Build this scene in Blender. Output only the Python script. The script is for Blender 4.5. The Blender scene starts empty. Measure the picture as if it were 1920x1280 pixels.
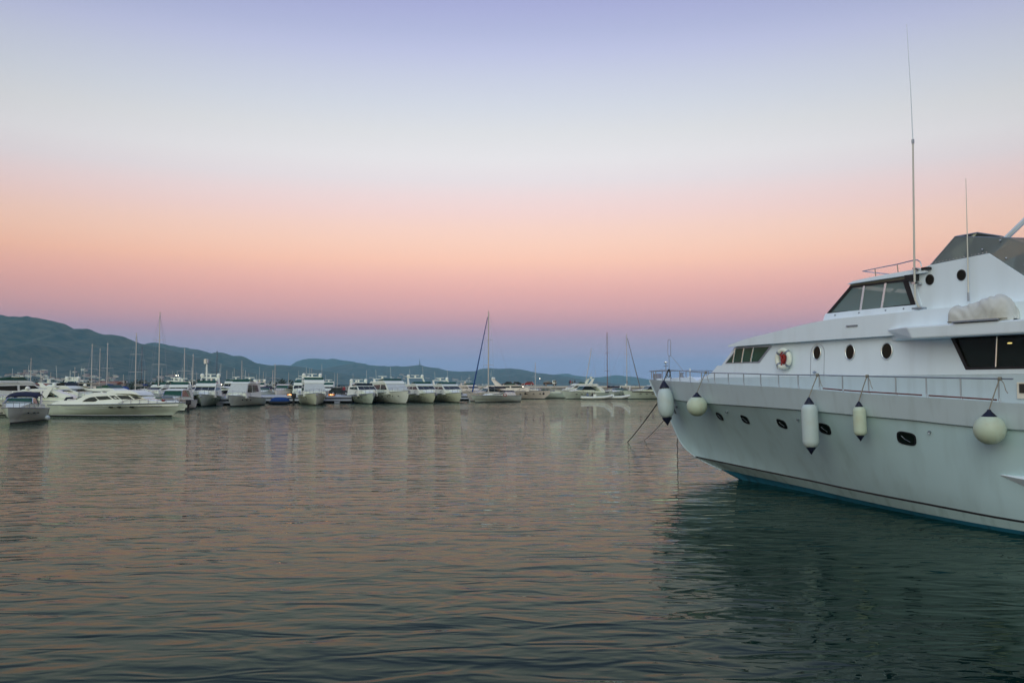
import bpy, bmesh, math, random
from mathutils import Vector, Matrix, noise
random.seed(7)
R = math.radians
scene = bpy.context.scene
C = scene.collection

# ------------------------------------------------------------------ camera
cam_d = bpy.data.cameras.new('camera')
cam = bpy.data.objects.new('camera', cam_d); C.objects.link(cam)
cam.location = (0, 0, 3.0)
cam.rotation_euler = (R(90) + math.atan2(82, 1600), 0, 0)
cam_d.sensor_width = 36.0
cam_d.lens = 36.0 * 1600 / 1920
cam_d.clip_start = 0.1
cam_d.clip_end = 40000
scene.camera = cam

# ------------------------------------------------------------------ sky
def lin(c):
    return tuple(((v / 255) / 12.92 if v / 255 <= 0.04045 else ((v / 255 + 0.055) / 1.055) ** 2.4) for v in c)

world = bpy.data.worlds.new('World'); scene.world = world; world.use_nodes = True
nt = world.node_tree; nt.nodes.clear()
out = nt.nodes.new('ShaderNodeOutputWorld'); bg = nt.nodes.new('ShaderNodeBackground')
tc = nt.nodes.new('ShaderNodeTexCoord'); sep = nt.nodes.new('ShaderNodeSeparateXYZ')
nt.links.new(tc.outputs['Generated'], sep.inputs[0])
SKY_GAIN = 1.7
def lin_or(c): return tuple(v / SKY_GAIN for v in (lin(c) if max(c) > 3 else c))
def ramp(nodes, stops):
    n = nodes.new('ShaderNodeValToRGB'); e = n.color_ramp.elements
    e[0].position = stops[0][0]; e[0].color = (*lin_or(stops[0][1]), 1)
    e[1].position = stops[-1][0]; e[1].color = (*lin_or(stops[-1][1]), 1)
    for p, c in stops[1:-1]:
        k = e.new(p); k.color = (*lin_or(c), 1)
    return n
# dusk sky away from the sunset: earth shadow, pink belt, pale band, periwinkle
SKY_A = [(0.0, (0.4271, 0.4837, 0.8466)), (0.0137, (0.4271, 0.4837, 0.8466)), (0.0262, (0.4496, 0.4935, 0.8638)), (0.0387, (0.4623, 0.4196, 0.6504)), (0.0512, (0.4862, 0.3895, 0.5633)), (0.0636, (0.5859, 0.3678, 0.4918)), (0.0761, (0.7383, 0.4006, 0.4471)), (0.0885, (0.8532, 0.4429, 0.4467)), (0.1072, (0.9713, 0.4991, 0.4543)), (0.1257, (1.0786, 0.582, 0.4846)), (0.1441, (1.1612, 0.6786, 0.5141)), (0.1625, (1.1423, 0.7296, 0.5723)), (0.1807, (1.0966, 0.7475, 0.6323)), (0.1987, (1.035, 0.7546, 0.7093)), (0.2166, (0.9775, 0.7801, 0.7741)), (0.2343, (0.9033, 0.8171, 0.8419)), (0.2576, (0.8813, 0.8551, 0.8779)), (0.2861, (0.8037, 0.8102, 0.8388)), (0.3141, (0.7137, 0.7485, 0.8331)), (0.3413, (0.6366, 0.6756, 0.822)), (0.3678, (0.5552, 0.5905, 0.8158)), (0.3884, (0.4816, 0.5199, 0.7659)), (0.4164, (0.4164, 0.4423, 0.7233)), (0.56, (0.2874, 0.3419, 0.624)), (1.0, (0.1878, 0.2623, 0.5271))]
# the same dome on the sunset side, behind the camera
SKY_B = [(0.0, (250, 196, 140)), (0.05, (252, 214, 168)), (0.10, (246, 226, 200)), (0.20, (232, 230, 222)),
         (0.34, (208, 218, 226)), (0.5, (178, 192, 214)), (0.7, (150, 162, 205)), (1.0, (118, 138, 190))]
ra = ramp(nt.nodes, SKY_A); rb = ramp(nt.nodes, SKY_B)
nt.links.new(sep.outputs[2], ra.inputs[0]); nt.links.new(sep.outputs[2], rb.inputs[0])
def wmath(op, a, b=None, c=None):
    n = nt.nodes.new('ShaderNodeMath'); n.operation = op
    for i, v in enumerate((a, b, c)):
        if v is None: continue
        if isinstance(v, (int, float)): n.inputs[i].default_value = v
        else: nt.links.new(v, n.inputs[i])
    return n.outputs[0]
SUN_AZ = (-0.42, -0.907)
dot = wmath('ADD', wmath('MULTIPLY', sep.outputs[0], SUN_AZ[0]), wmath('MULTIPLY', sep.outputs[1], SUN_AZ[1]))
mr = nt.nodes.new('ShaderNodeMapRange'); mr.interpolation_type = 'SMOOTHSTEP'
mr.inputs[1].default_value = 0.15; mr.inputs[2].default_value = 0.95
nt.links.new(dot, mr.inputs[0])
mx = nt.nodes.new('ShaderNodeMix'); mx.data_type = 'RGBA'
nt.links.new(mr.outputs[0], mx.inputs['Factor']); nt.links.new(ra.outputs[0], mx.inputs['A']); nt.links.new(rb.outputs[0], mx.inputs['B'])
# the belt is a little stronger and more orange towards the left
lf = nt.nodes.new('ShaderNodeMapRange'); lf.interpolation_type = 'SMOOTHSTEP'
lf.inputs[1].default_value = 0.1; lf.inputs[2].default_value = -0.75
nt.links.new(sep.outputs[0], lf.inputs[0])
band = wmath('SUBTRACT', 1.0, wmath('MINIMUM', 1.0, wmath('ABSOLUTE', wmath('DIVIDE', wmath('SUBTRACT', sep.outputs[2], 0.14), 0.07))))
fac = wmath('MULTIPLY', wmath('MULTIPLY', lf.outputs[0], band), 0.45)
mo = nt.nodes.new('ShaderNodeMix'); mo.data_type = 'RGBA'; mo.blend_type = 'MULTIPLY'
mo.inputs['B'].default_value = (1.0, 0.84, 0.70, 1)
nt.links.new(fac, mo.inputs['Factor']); nt.links.new(mx.outputs['Result'], mo.inputs['A'])
# vignette worked into the sky colour: brightest in the middle, dims to both sides
sq = wmath('MINIMUM', wmath('MULTIPLY', wmath('MULTIPLY', sep.outputs[0], sep.outputs[0]), 0.62), 0.26)
dim = wmath('SUBTRACT', 1.0, sq)
md = nt.nodes.new('ShaderNodeMix'); md.data_type = 'RGBA'; md.blend_type = 'MULTIPLY'; md.inputs['Factor'].default_value = 1.0
nt.links.new(mo.outputs['Result'], md.inputs['A']); nt.links.new(dim, md.inputs['B'])
nt.links.new(md.outputs['Result'], bg.inputs[0]); bg.inputs[1].default_value = SKY_GAIN
nt.links.new(bg.outputs[0], out.inputs[0])

# ------------------------------------------------------------------ sun (afterglow: very wide and weak)
sun_d = bpy.data.lights.new('sun', 'SUN'); sun = bpy.data.objects.new('sun', sun_d); C.objects.link(sun)
sun_d.energy = 0.92; sun_d.angle = R(50); sun_d.color = (0.96, 1.0, 0.86)
sun.rotation_euler = Vector((-SUN_AZ[0], -SUN_AZ[1], -0.62)).to_track_quat('-Z', 'Y').to_euler()

vs = scene.view_settings
vs.view_transform = 'Standard'; vs.look = 'None'; vs.exposure = 0.0; vs.gamma = 1.0; vs.use_curve_mapping = False
cy = scene.cycles
cy.use_denoising = True
cy.max_bounces = 8; cy.volume_bounces = 0; cy.transparent_max_bounces = 12
cy.caustics_reflective = False; cy.caustics_refractive = False
cy.volume_step_rate = 1.0
cy.sample_clamp_indirect = 4.0

# ------------------------------------------------------------------ materials
MATS = {}
def mat(name, col, rough=0.5, metal=0.0, var=0.06, nscale=2.0, bump=0.0, bscale=20.0, coat=0.0, alpha=1.0, emit=None, estr=0.0, ior=1.45, dirt=None, dscale=1.2, streak=False):
    if name in MATS: return MATS[name]
    m = bpy.data.materials.new(name); m.use_nodes = True
    n = m.node_tree.nodes; l = m.node_tree.links
    b = n['Principled BSDF']
    b.inputs['Roughness'].default_value = rough; b.inputs['Metallic'].default_value = metal
    b.inputs['IOR'].default_value = ior; b.inputs['Alpha'].default_value = alpha
    b.inputs['Coat Weight'].default_value = coat
    t = n.new('ShaderNodeTexCoord')
    ns = n.new('ShaderNodeTexNoise'); ns.inputs['Scale'].default_value = nscale; ns.inputs['Detail'].default_value = 5
    mp = n.new('ShaderNodeMapping')
    if streak: mp.inputs['Scale'].default_value = (2.5, 2.5, 0.25)
    l.new(t.outputs['Object'], mp.inputs[0]); l.new(mp.outputs[0], ns.inputs[0])
    x = n.new('ShaderNodeMix'); x.data_type = 'RGBA'
    x.inputs['A'].default_value = (*[min(1, c * (1 + var)) for c in col], 1)
    d = dirt if dirt else [c * (1 - var) for c in col]
    x.inputs['B'].default_value = (*d, 1)
    r = n.new('ShaderNodeMapRange')
    r.inputs[1].default_value = 0.50 if dirt else 0.3; r.inputs[2].default_value = 0.85 if dirt else 0.7
    l.new(ns.outputs[0], r.inputs[0]); l.new(r.outputs[0], x.inputs['Factor'])
    l.new(x.outputs['Result'], b.inputs['Base Color'])
    if bump:
        n2 = n.new('ShaderNodeTexNoise'); n2.inputs['Scale'].default_value = bscale; n2.inputs['Detail'].default_value = 4
        l.new(t.outputs['Object'], n2.inputs[0])
        bu = n.new('ShaderNodeBump'); bu.inputs['Strength'].default_value = 1.0; bu.inputs['Distance'].default_value = bump
        l.new(n2.outputs[0], bu.inputs['Height']); l.new(bu.outputs[0], b.inputs['Normal'])
    if emit:
        b.inputs['Emission Color'].default_value = (*emit, 1); b.inputs['Emission Strength'].default_value = estr
    MATS[name] = m
    return m

M = dict(
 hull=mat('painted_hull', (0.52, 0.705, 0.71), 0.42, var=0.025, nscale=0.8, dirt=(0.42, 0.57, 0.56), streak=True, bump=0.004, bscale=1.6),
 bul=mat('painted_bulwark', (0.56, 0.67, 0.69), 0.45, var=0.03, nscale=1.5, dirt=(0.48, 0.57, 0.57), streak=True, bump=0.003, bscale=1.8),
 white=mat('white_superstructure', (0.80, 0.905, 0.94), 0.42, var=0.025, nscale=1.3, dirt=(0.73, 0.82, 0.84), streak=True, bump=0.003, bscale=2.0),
 white2=mat('white_gelcoat', (0.86, 0.91, 0.76), 0.35, var=0.05, nscale=0.7),
 cream=mat('cream_gelcoat', (0.72, 0.76, 0.53), 0.38, var=0.06, nscale=0.7, dirt=(0.56, 0.58, 0.44)),
 cream2=mat('warm_cream_gelcoat', (0.80, 0.74, 0.60), 0.4, var=0.05, nscale=0.7),
 green=mat('pale_green_gelcoat', (0.62, 0.72, 0.56), 0.38, var=0.06, nscale=0.7, dirt=(0.50, 0.56, 0.46)),
 black=mat('black_paint', (0.012, 0.012, 0.014), 0.4, var=0.2),
 bootgrey=mat('boot_grey', (0.40, 0.55, 0.53), 0.5, var=0.08, nscale=1.5, dirt=(0.24, 0.36, 0.32), streak=True),
 blue=mat('antifouling_blue', (0.014, 0.12, 0.18), 0.6, var=0.25, nscale=3, dirt=(0.010, 0.04, 0.05)),
 steel=mat('stainless_steel', (0.62, 0.64, 0.66), 0.22, 1.0, var=0.05),
 dsteel=mat('dull_steel', (0.34, 0.38, 0.42), 0.45, 0.7, var=0.1),
 chrome=mat('polished_chrome', (0.85, 0.92, 0.90), 0.18, 0.75, var=0.02),
 rubber=mat('navy_fender_cap', (0.007, 0.010, 0.028), 0.5, var=0.2),
 blackr=mat('black_rubber', (0.01, 0.01, 0.01), 0.6, var=0.2),
 fwhite=mat('white_vinyl', (0.52, 0.63, 0.60), 0.45, var=0.05, nscale=5, dirt=(0.54, 0.60, 0.52), dscale=5),
 fyel=mat('yellowed_vinyl', (0.54, 0.64, 0.48), 0.48, var=0.06, nscale=4, dirt=(0.52, 0.54, 0.36)),
 rope=mat('weathered_rope', (0.30, 0.28, 0.22), 0.9, var=0.2, nscale=30),
 drope=mat('dark_rope', (0.03, 0.035, 0.03), 0.9, var=0.2, nscale=30),
 red=mat('red_fabric', (0.36, 0.035, 0.03), 0.6, var=0.15),
 teak=mat('red_brown_teak', (0.16, 0.035, 0.02), 0.5, var=0.25, nscale=8),
 tarp=mat('pale_tarpaulin', (0.62, 0.64, 0.58), 0.75, var=0.08, nscale=3, dirt=(0.48, 0.48, 0.40), bump=0.012, bscale=7),
 dglass=mat('dark_window_glass', (0.008, 0.014, 0.011), 0.10, var=0.2, ior=1.28),
 gglass=mat('green_window_glass', (0.025, 0.085, 0.055), 0.12, var=0.2, ior=1.28),
 inter=mat('dark_interior', (0.035, 0.03, 0.022), 0.7, var=0.3),
 interw=mat('pale_interior', (0.35, 0.37, 0.36), 0.6, var=0.1),
 lamp=mat('warm_lamp', (1, 0.8, 0.5), 0.5, emit=(1.0, 0.62, 0.28), estr=6.0),
 lampw=mat('white_lamp', (1, 0.95, 0.85), 0.5, emit=(1.0, 0.9, 0.7), estr=4.0),
 lampo=mat('orange_lamp', (1, 0.5, 0.2), 0.5, emit=(1.0, 0.22, 0.05), estr=0.3),
 canvas_navy=mat('navy_canvas', (0.012, 0.016, 0.04), 0.85, var=0.2, nscale=4),
 canvas_blue=mat('blue_canvas', (0.012, 0.06, 0.22), 0.85, var=0.2, nscale=4),
 canvas_grey=mat('grey_canvas', (0.56, 0.61, 0.56), 0.85, var=0.08, nscale=3),
 canvas_tan=mat('tan_canvas', (0.36, 0.33, 0.24), 0.85, var=0.1, nscale=3),
 mast=mat('aluminium_mast', (0.60, 0.60, 0.52), 0.4, 0.3, var=0.05),
 dmast=mat('dark_mast', (0.12, 0.12, 0.13), 0.4, 0.3, var=0.05),
 concrete=mat('quay_concrete', (0.52, 0.56, 0.58), 0.85, var=0.12, nscale=0.6, bump=0.01, bscale=3),
 stone=mat('breakwater_stone', (0.27, 0.27, 0.22), 0.9, var=0.35, nscale=0.5, bump=0.1, bscale=1.0),
 capstone=mat('breakwater_capstone', (0.62, 0.58, 0.46), 0.85, var=0.1, nscale=0.4),
 wood=mat('brown_wood', (0.10, 0.06, 0.03), 0.7, var=0.3, nscale=3),
 cardark=mat('dark_green_car_paint', (0.01, 0.025, 0.025), 0.25, var=0.1),
 carred=mat('red_car_paint', (0.35, 0.02, 0.015), 0.25, var=0.1),
 carblack=mat('black_car_paint', (0.012, 0.012, 0.014), 0.25, var=0.1),
 tyre=mat('tyre_rubber', (0.01, 0.01, 0.01), 0.8, var=0.1),
 skin=mat('skin', (0.40, 0.22, 0.15), 0.6, var=0.05),
 cl_dark=mat('dark_clothes', (0.02, 0.02, 0.025), 0.9, var=0.2),
 cl_red=mat('red_clothes', (0.30, 0.03, 0.04), 0.9, var=0.2),
 cl_blue=mat('pale_blue_clothes', (0.20, 0.28, 0.40), 0.9, var=0.2),
 foliage=mat('dark_foliage', (0.035, 0.055, 0.03), 0.9, var=0.5, nscale=0.5),
 roof=mat('terracotta_roof', (0.28, 0.12, 0.07), 0.9, var=0.2, nscale=0.05),
 wallh=mat('pale_render', (0.55, 0.46, 0.40), 0.9, var=0.2, nscale=0.02),
 hwin=mat('house_window_dark', (0.04, 0.05, 0.06), 0.4),
)
def glass(name, tint, op, rough=0.04):
    m = bpy.data.materials.new(name); m.use_nodes = True; n = m.node_tree.nodes; l = m.node_tree.links
    n.clear(); o = n.new('ShaderNodeOutputMaterial'); t = n.new('ShaderNodeBsdfTransparent'); t.inputs[0].default_value = (*tint, 1)
    g = n.new('ShaderNodeBsdfGlossy'); g.inputs['Roughness'].default_value = rough
    f = n.new('ShaderNodeFresnel'); f.inputs[0].default_value = 1.28
    d = n.new('ShaderNodeBsdfDiffuse'); d.inputs[0].default_value = (tint[0] * .62, tint[1] * .68, tint[2] * .68, 1)
    a = n.new('ShaderNodeMixShader'); a.inputs[0].default_value = op
    l.new(t.outputs[0], a.inputs[1]); l.new(d.outputs[0], a.inputs[2])
    s = n.new('ShaderNodeMixShader'); l.new(f.outputs[0], s.inputs[0]); l.new(a.outputs[0], s.inputs[1]); l.new(g.outputs[0], s.inputs[2])
    l.new(s.outputs[0], o.inputs[0]); return m
M['clear'] = glass('pilothouse_glass', (0.60, 0.74, 0.73), 0.42)
M['tint'] = glass('tinted_acrylic', (0.56, 0.60, 0.60), 0.42, 0.08)
M['tint2'] = glass('light_tinted_acrylic', (0.86, 0.84, 0.68), 0.08, 0.08)
M['salon'] = glass('salon_glass', (0.42, 0.48, 0.42), 0.06)

# ------------------------------------------------------------------ mesh helpers
class MB:
    def __init__(s): s.v = []; s.f = []; s.m = []
    def add(s, vs, fs, mi=0):
        o = len(s.v); s.v += [tuple(v) for v in vs]
        for f in fs: s.f.append([o + i for i in f]); s.m.append(mi)
        return s
    def box(s, x0, y0, z0, x1, y1, z1, mi=0):
        v = [(x0, y0, z0), (x1, y0, z0), (x1, y1, z0), (x0, y1, z0), (x0, y0, z1), (x1, y0, z1), (x1, y1, z1), (x0, y1, z1)]
        return s.add(v, [(0, 3, 2, 1), (4, 5, 6, 7), (0, 1, 5, 4), (1, 2, 6, 5), (2, 3, 7, 6), (3, 0, 4, 7)], mi)
    def prism(s, pts, d, mi=0):
        n = len(pts); d = Vector(d)
        v = [Vector(p) for p in pts] + [Vector(p) + d for p in pts]
        fs = [tuple(range(n)), tuple(range(2 * n - 1, n - 1, -1))] + [(i, i + n, (i + 1) % n + n, (i + 1) % n) for i in range(n)]
        return s.add(v, fs, mi)
    def tube(s, path, r, seg=8, mi=0, closed=False):
        path = [Vector(p) for p in path]; n = len(path); rings = []; up = None
        for i, p in enumerate(path):
            a = path[i - 1] if (i > 0 or closed) else p; b = path[(i + 1) % n] if (i < n - 1 or closed) else p
            t = (b - a).normalized()
            if up is None:
                up = Vector((0, 0, 1)) if abs(t.z) < 0.9 else Vector((1, 0, 0))
            u = t.cross(up)
            if u.length < 1e-4: u = t.cross(Vector((0, 1, 0.1)))
            u.normalize(); w = u.cross(t).normalized(); up = w
            rr = r[i] if isinstance(r, (list, tuple)) else r
            rings.append([p + (u * math.cos(2 * math.pi * k / seg) + w * math.sin(2 * math.pi * k / seg)) * rr for k in range(seg)])
        v = [q for g in rings for q in g]; fs = []
        for i in range(n if closed else n - 1):
            j = (i + 1) % n
            for k in range(seg):
                k2 = (k + 1) % seg; fs.append((i * seg + k, i * seg + k2, j * seg + k2, j * seg + k))
        if not closed: fs += [tuple(range(seg - 1, -1, -1)), tuple((n - 1) * seg + k for k in range(seg))]
        return s.add(v, fs, mi)
    def lathe(s, prof, M4=None, seg=20, mi=0, squash=None):
        # prof: list of (r, z)
        v = []; fs = []
        for r, z in prof:
            for k in range(seg):
                a = 2 * math.pi * k / seg; p = Vector((r * math.cos(a), r * math.sin(a), z))
                v.append(M4 @ p if M4 else p)
        for i in range(len(prof) - 1):
            for k in range(seg):
                k2 = (k + 1) % seg; fs.append((i * seg + k, i * seg + k2, (i + 1) * seg + k2, (i + 1) * seg + k))
        fs += [tuple(range(seg - 1, -1, -1)), tuple((len(prof) - 1) * seg + k for k in range(seg))]
        return s.add(v, fs, mi)
    def ball(s, c, r, mi=0, seg=12, sc=(1, 1, 1)):
        n = seg // 2
        prof = [(max(1e-4, math.sin(math.pi * i / n)) * r, -math.cos(math.pi * i / n) * r) for i in range(n + 1)]
        return s.lathe(prof, Matrix.Translation(c) @ Matrix.Diagonal((*sc, 1)), seg, mi)
    def grid(s, rows, mi=0, closed=False):
        n = len(rows[0]); v = [p for r in rows for p in r]; fs = []
        for i in range(len(rows) - 1):
            for k in range(n if closed else n - 1):
                k2 = (k + 1) % n; fs.append((i * n + k, i * n + k2, (i + 1) * n + k2, (i + 1) * n + k))
        return s.add(v, fs, mi)
    def shell(s, prof, w, mi=0, bev=0.0):
        # side profile [(x,z)] spanned over y from -w to +w; w(x,z) or number
        wf = w if callable(w) else (lambda x, z: w)
        n = len(prof)
        v = [(x, -wf(x, z), z) for x, z in prof] + [(x, wf(x, z), z) for x, z in prof]
        fs = [tuple(range(n)), tuple(range(2 * n - 1, n - 1, -1))] + [(i, i + n, (i + 1) % n + n, (i + 1) % n) for i in range(n)]
        return s.add(v, fs, mi)
    def build(s, name, mats, parent=None, smooth=False, bevel=0.0, loc=None, auto=None):
        me = bpy.data.meshes.new(name); me.from_pydata(s.v, [], s.f)
        if not isinstance(mats, (list, tuple)): mats = [mats]
        for m in mats: me.materials.append(m)
        me.polygons.foreach_set('material_index', s.m)
        bm = bmesh.new(); bm.from_mesh(me)
        bmesh.ops.remove_doubles(bm, verts=bm.verts, dist=1e-5)
        bmesh.ops.recalc_face_normals(bm, faces=bm.faces)
        if smooth:
            for f in bm.faces: f.smooth = True
        bm.to_mesh(me); bm.free()
        if smooth: me.set_sharp_from_angle(angle=R(auto if auto else 40))
        o = bpy.data.objects.new(name, me); C.objects.link(o)
        if parent: o.parent = parent
        if bevel:
            b = o.modifiers.new('bevel', 'BEVEL'); b.width = bevel; b.segments = 2; b.limit_method = 'ANGLE'; b.angle_limit = R(35)
            b.harden_normals = False
        if loc: o.location = loc
        return o

def tag(o, label=None, cat=None, group=None, kind=None):
    if label: o['label'] = label
    if cat: o['category'] = cat
    if group: o['group'] = group
    if kind: o['kind'] = kind
    return o
def empty(name, loc, rz=0.0, label=None, cat=None, group=None):
    o = bpy.data.objects.new(name, None); C.objects.link(o)
    o.location = loc; o.rotation_euler = (0, 0, rz); o.empty_display_size = 0.3
    return tag(o, label, cat, group)
def mono(pts):
    # monotone cubic through points
    xs = [p[0] for p in pts]; ys = [p[1] for p in pts]; n = len(xs)
    d = [(ys[i + 1] - ys[i]) / (xs[i + 1] - xs[i]) for i in range(n - 1)]
    m = [d[0]] + [0 if d[i - 1] * d[i] <= 0 else 2 * d[i - 1] * d[i] / (d[i - 1] + d[i]) for i in range(1, n - 1)] + [d[-1]]
    def f(x):
        if x <= xs[0]: return ys[0]
        if x >= xs[-1]: return ys[-1]
        for i in range(n - 1):
            if x <= xs[i + 1]: break
        h = xs[i + 1] - xs[i]; t = (x - xs[i]) / h
        return (2 * t**3 - 3 * t**2 + 1) * ys[i] + (t**3 - 2 * t**2 + t) * h * m[i] + (-2 * t**3 + 3 * t**2) * ys[i + 1] + (t**3 - t**2) * h * m[i + 1]
    return f
def wx(px, Y): return (px - 960) / 1600 * Y        # metres right of the camera axis at distance Y
def wz(py, Y): return 3.0 + (722 - py) / 1600 * Y   # height at distance Y

# ================================================================== setting
def water_material():
    m = bpy.data.materials.new('harbour_water'); m.use_nodes = True
    n = m.node_tree.nodes; l = m.node_tree.links; n.clear()
    mo_ = n.new('ShaderNodeOutputMaterial'); gl = n.new('ShaderNodeBsdfGlossy'); gl.inputs['Roughness'].default_value = 0.01
    gl.inputs['Color'].default_value = (0.86, 0.98, 0.84, 1)      # greenish tint that mutes the reflections
    df = n.new('ShaderNodeBsdfDiffuse'); df.inputs['Color'].default_value = (0.003, 0.017, 0.013, 1)
    fr = n.new('ShaderNodeFresnel'); fr.inputs['IOR'].default_value = 1.135
    ms = n.new('ShaderNodeMixShader'); l.new(fr.outputs[0], ms.inputs[0]); l.new(df.outputs[0], ms.inputs[1]); l.new(gl.outputs[0], ms.inputs[2]); l.new(ms.outputs[0], mo_.inputs[0])
    t = n.new('ShaderNodeTexCoord')
    def wave(sx, sy, rot, scale, detail, amp, dist=0.0, rough=0.5):
        mp = n.new('ShaderNodeMapping'); mp.inputs['Scale'].default_value = (sx, sy, 1); mp.inputs['Rotation'].default_value = (0, 0, R(rot))
        ns = n.new('ShaderNodeTexNoise'); ns.inputs['Scale'].default_value = scale; ns.inputs['Detail'].default_value = detail
        ns.inputs['Roughness'].default_value = rough; ns.inputs['Distortion'].default_value = dist
        l.new(t.outputs['Object'], mp.inputs[0]); l.new(mp.outputs[0], ns.inputs[0])
        k = n.new('ShaderNodeMath'); k.operation = 'MULTIPLY'; k.inputs[1].default_value = amp
        l.new(ns.outputs[0], k.inputs[0]); return k.outputs[0]
    def add(a, c):
        k = n.new('ShaderNodeMath'); k.operation = 'ADD'; l.new(a, k.inputs[0]); l.new(c, k.inputs[1]); return k.outputs[0]
    w1 = wave(0.38, 1.0, 7, 0.85, 1, 0.062, 0.7)       # long slow undulation
    w2 = wave(0.42, 1.0, -9, 2.2, 1, 0.034, 1.1)       # wavelets
    w3 = wave(0.5, 1.0, 14, 6.5, 0, 0.0050, 0.8)       # ripples
    big = n.new('ShaderNodeTexNoise'); big.inputs['Scale'].default_value = 0.035; big.inputs['Detail'].default_value = 2
    l.new(t.outputs['Object'], big.inputs[0])
    mr = n.new('ShaderNodeMapRange'); mr.inputs[1].default_value = 0.35; mr.inputs[2].default_value = 0.65
    mr.inputs[3].default_value = 0.6; mr.inputs[4].default_value = 1.25
    l.new(big.outputs[0], mr.inputs[0])
    # the boats shelter the water on the right: calmer there than on the open left
    sp = n.new('ShaderNodeSeparateXYZ'); l.new(t.outputs['Object'], sp.inputs[0])
    cr = n.new('ShaderNodeMapRange'); cr.interpolation_type = 'SMOOTHSTEP'
    cr.inputs[1].default_value = -22.0; cr.inputs[2].default_value = 9.0; cr.inputs[3].default_value = 1.25; cr.inputs[4].default_value = 0.95
    l.new(sp.outputs[0], cr.inputs[0])
    kk = n.new('ShaderNodeMath'); kk.operation = 'MULTIPLY'; l.new(mr.outputs[0], kk.inputs[0]); l.new(cr.outputs[0], kk.inputs[1])
    # the middle of the basin is open to the breeze: livelier ripples there than by the quay
    fr_ = n.new('ShaderNodeMapRange'); fr_.interpolation_type = 'SMOOTHSTEP'
    fr_.inputs[1].default_value = 30.0; fr_.inputs[2].default_value = 110.0; fr_.inputs[3].default_value = 1.0; fr_.inputs[4].default_value = 2.6
    l.new(sp.outputs[1], fr_.inputs[0])
    k2 = n.new('ShaderNodeMath'); k2.operation = 'MULTIPLY'; l.new(kk.outputs[0], k2.inputs[0]); l.new(fr_.outputs[0], k2.inputs[1]); kk = k2
    s = add(add(w1, w2), w3)
    k = n.new('ShaderNodeMath'); k.operation = 'MULTIPLY'; l.new(s, k.inputs[0]); l.new(kk.outputs[0], k.inputs[1])
    bu = n.new('ShaderNodeBump'); bu.inputs['Distance'].default_value = 1.0; bu.inputs['Strength'].default_value = 1.0
    l.new(k.outputs[0], bu.inputs['Height']); 
    for q in (gl, df, fr): l.new(bu.outputs[0], q.inputs['Normal'])
    return m
M['water'] = water_material()
w = MB(); w.add([(-9000, -300, 0), (9000, -300, 0), (9000, 11800, 0), (-9000, 11800, 0)], [(0, 1, 2, 3)])
tag(w.build('water', M['water']), 'calm rippled harbour water reflecting the dusk sky', kind='structure')

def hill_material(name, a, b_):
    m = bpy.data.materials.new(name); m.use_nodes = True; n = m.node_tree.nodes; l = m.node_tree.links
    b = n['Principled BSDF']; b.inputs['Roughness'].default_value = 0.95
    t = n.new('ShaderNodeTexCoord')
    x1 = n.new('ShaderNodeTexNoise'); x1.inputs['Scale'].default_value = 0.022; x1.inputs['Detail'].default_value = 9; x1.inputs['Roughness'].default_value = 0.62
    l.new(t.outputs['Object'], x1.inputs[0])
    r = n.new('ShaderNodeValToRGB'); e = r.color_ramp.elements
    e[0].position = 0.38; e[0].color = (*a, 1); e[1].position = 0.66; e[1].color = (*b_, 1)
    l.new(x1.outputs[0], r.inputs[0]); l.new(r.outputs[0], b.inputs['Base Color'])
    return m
class Ridge:
    def __init__(s, D, S, pts, seed, rough):
        s.D = D; s.S = S; s.seed = seed; s.rough = rough
        s.f = mono([((px - 960) / 1600 * D, max(0.5, wz(py, D))) for px, py in pts])
        s.x0 = (pts[0][0] - 960) / 1600 * D; s.x1 = (pts[-1][0] - 960) / 1600 * D
    def h(s, X, Y):
        v = (Y - (s.D - s.S)) / s.S
        if v <= 0: return -2.0
        zr = s.f(X)
        zr += 0.028 * zr * noise.noise(Vector((X / 90, s.seed, 3.3))) + 0.020 * zr * noise.noise(Vector((X / 32, s.seed, 7.3)))
        if v > 1: return zr * max(0, 1 - (v - 1) * 1.2)
        e = v ** 1.15
        g = noise.fractal(Vector((X / 420, Y / 900, s.seed)), 0.9, 2.1, 6)
        r_ = abs(noise.noise(Vector((X / 260, Y / 1100, s.seed + 9)))) * 1.6
        k = 4 * v * (1 - v)
        return max(-1.0, zr * (e + s.rough * k * (g * 0.75 - r_ * 0.75)))
    def mesh(s, name, m, label, nx, ny):
        mb = MB(); rows = []
        for j in range(ny + 1):
            v = j / ny * 1.5; Y = s.D - s.S + v * s.S
            rows.append([(s.x0 + (s.x1 - s.x0) * i / nx, Y, s.h(s.x0 + (s.x1 - s.x0) * i / nx, Y)) for i in range(nx + 1)])
        mb.grid(rows)
        return tag(mb.build(name, m, smooth=True, auto=180), label, kind='structure')
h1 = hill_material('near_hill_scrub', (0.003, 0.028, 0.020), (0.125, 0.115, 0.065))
h2 = hill_material('far_hill_scrub', (0.012, 0.040, 0.036), (0.15, 0.12, 0.09))
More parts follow.
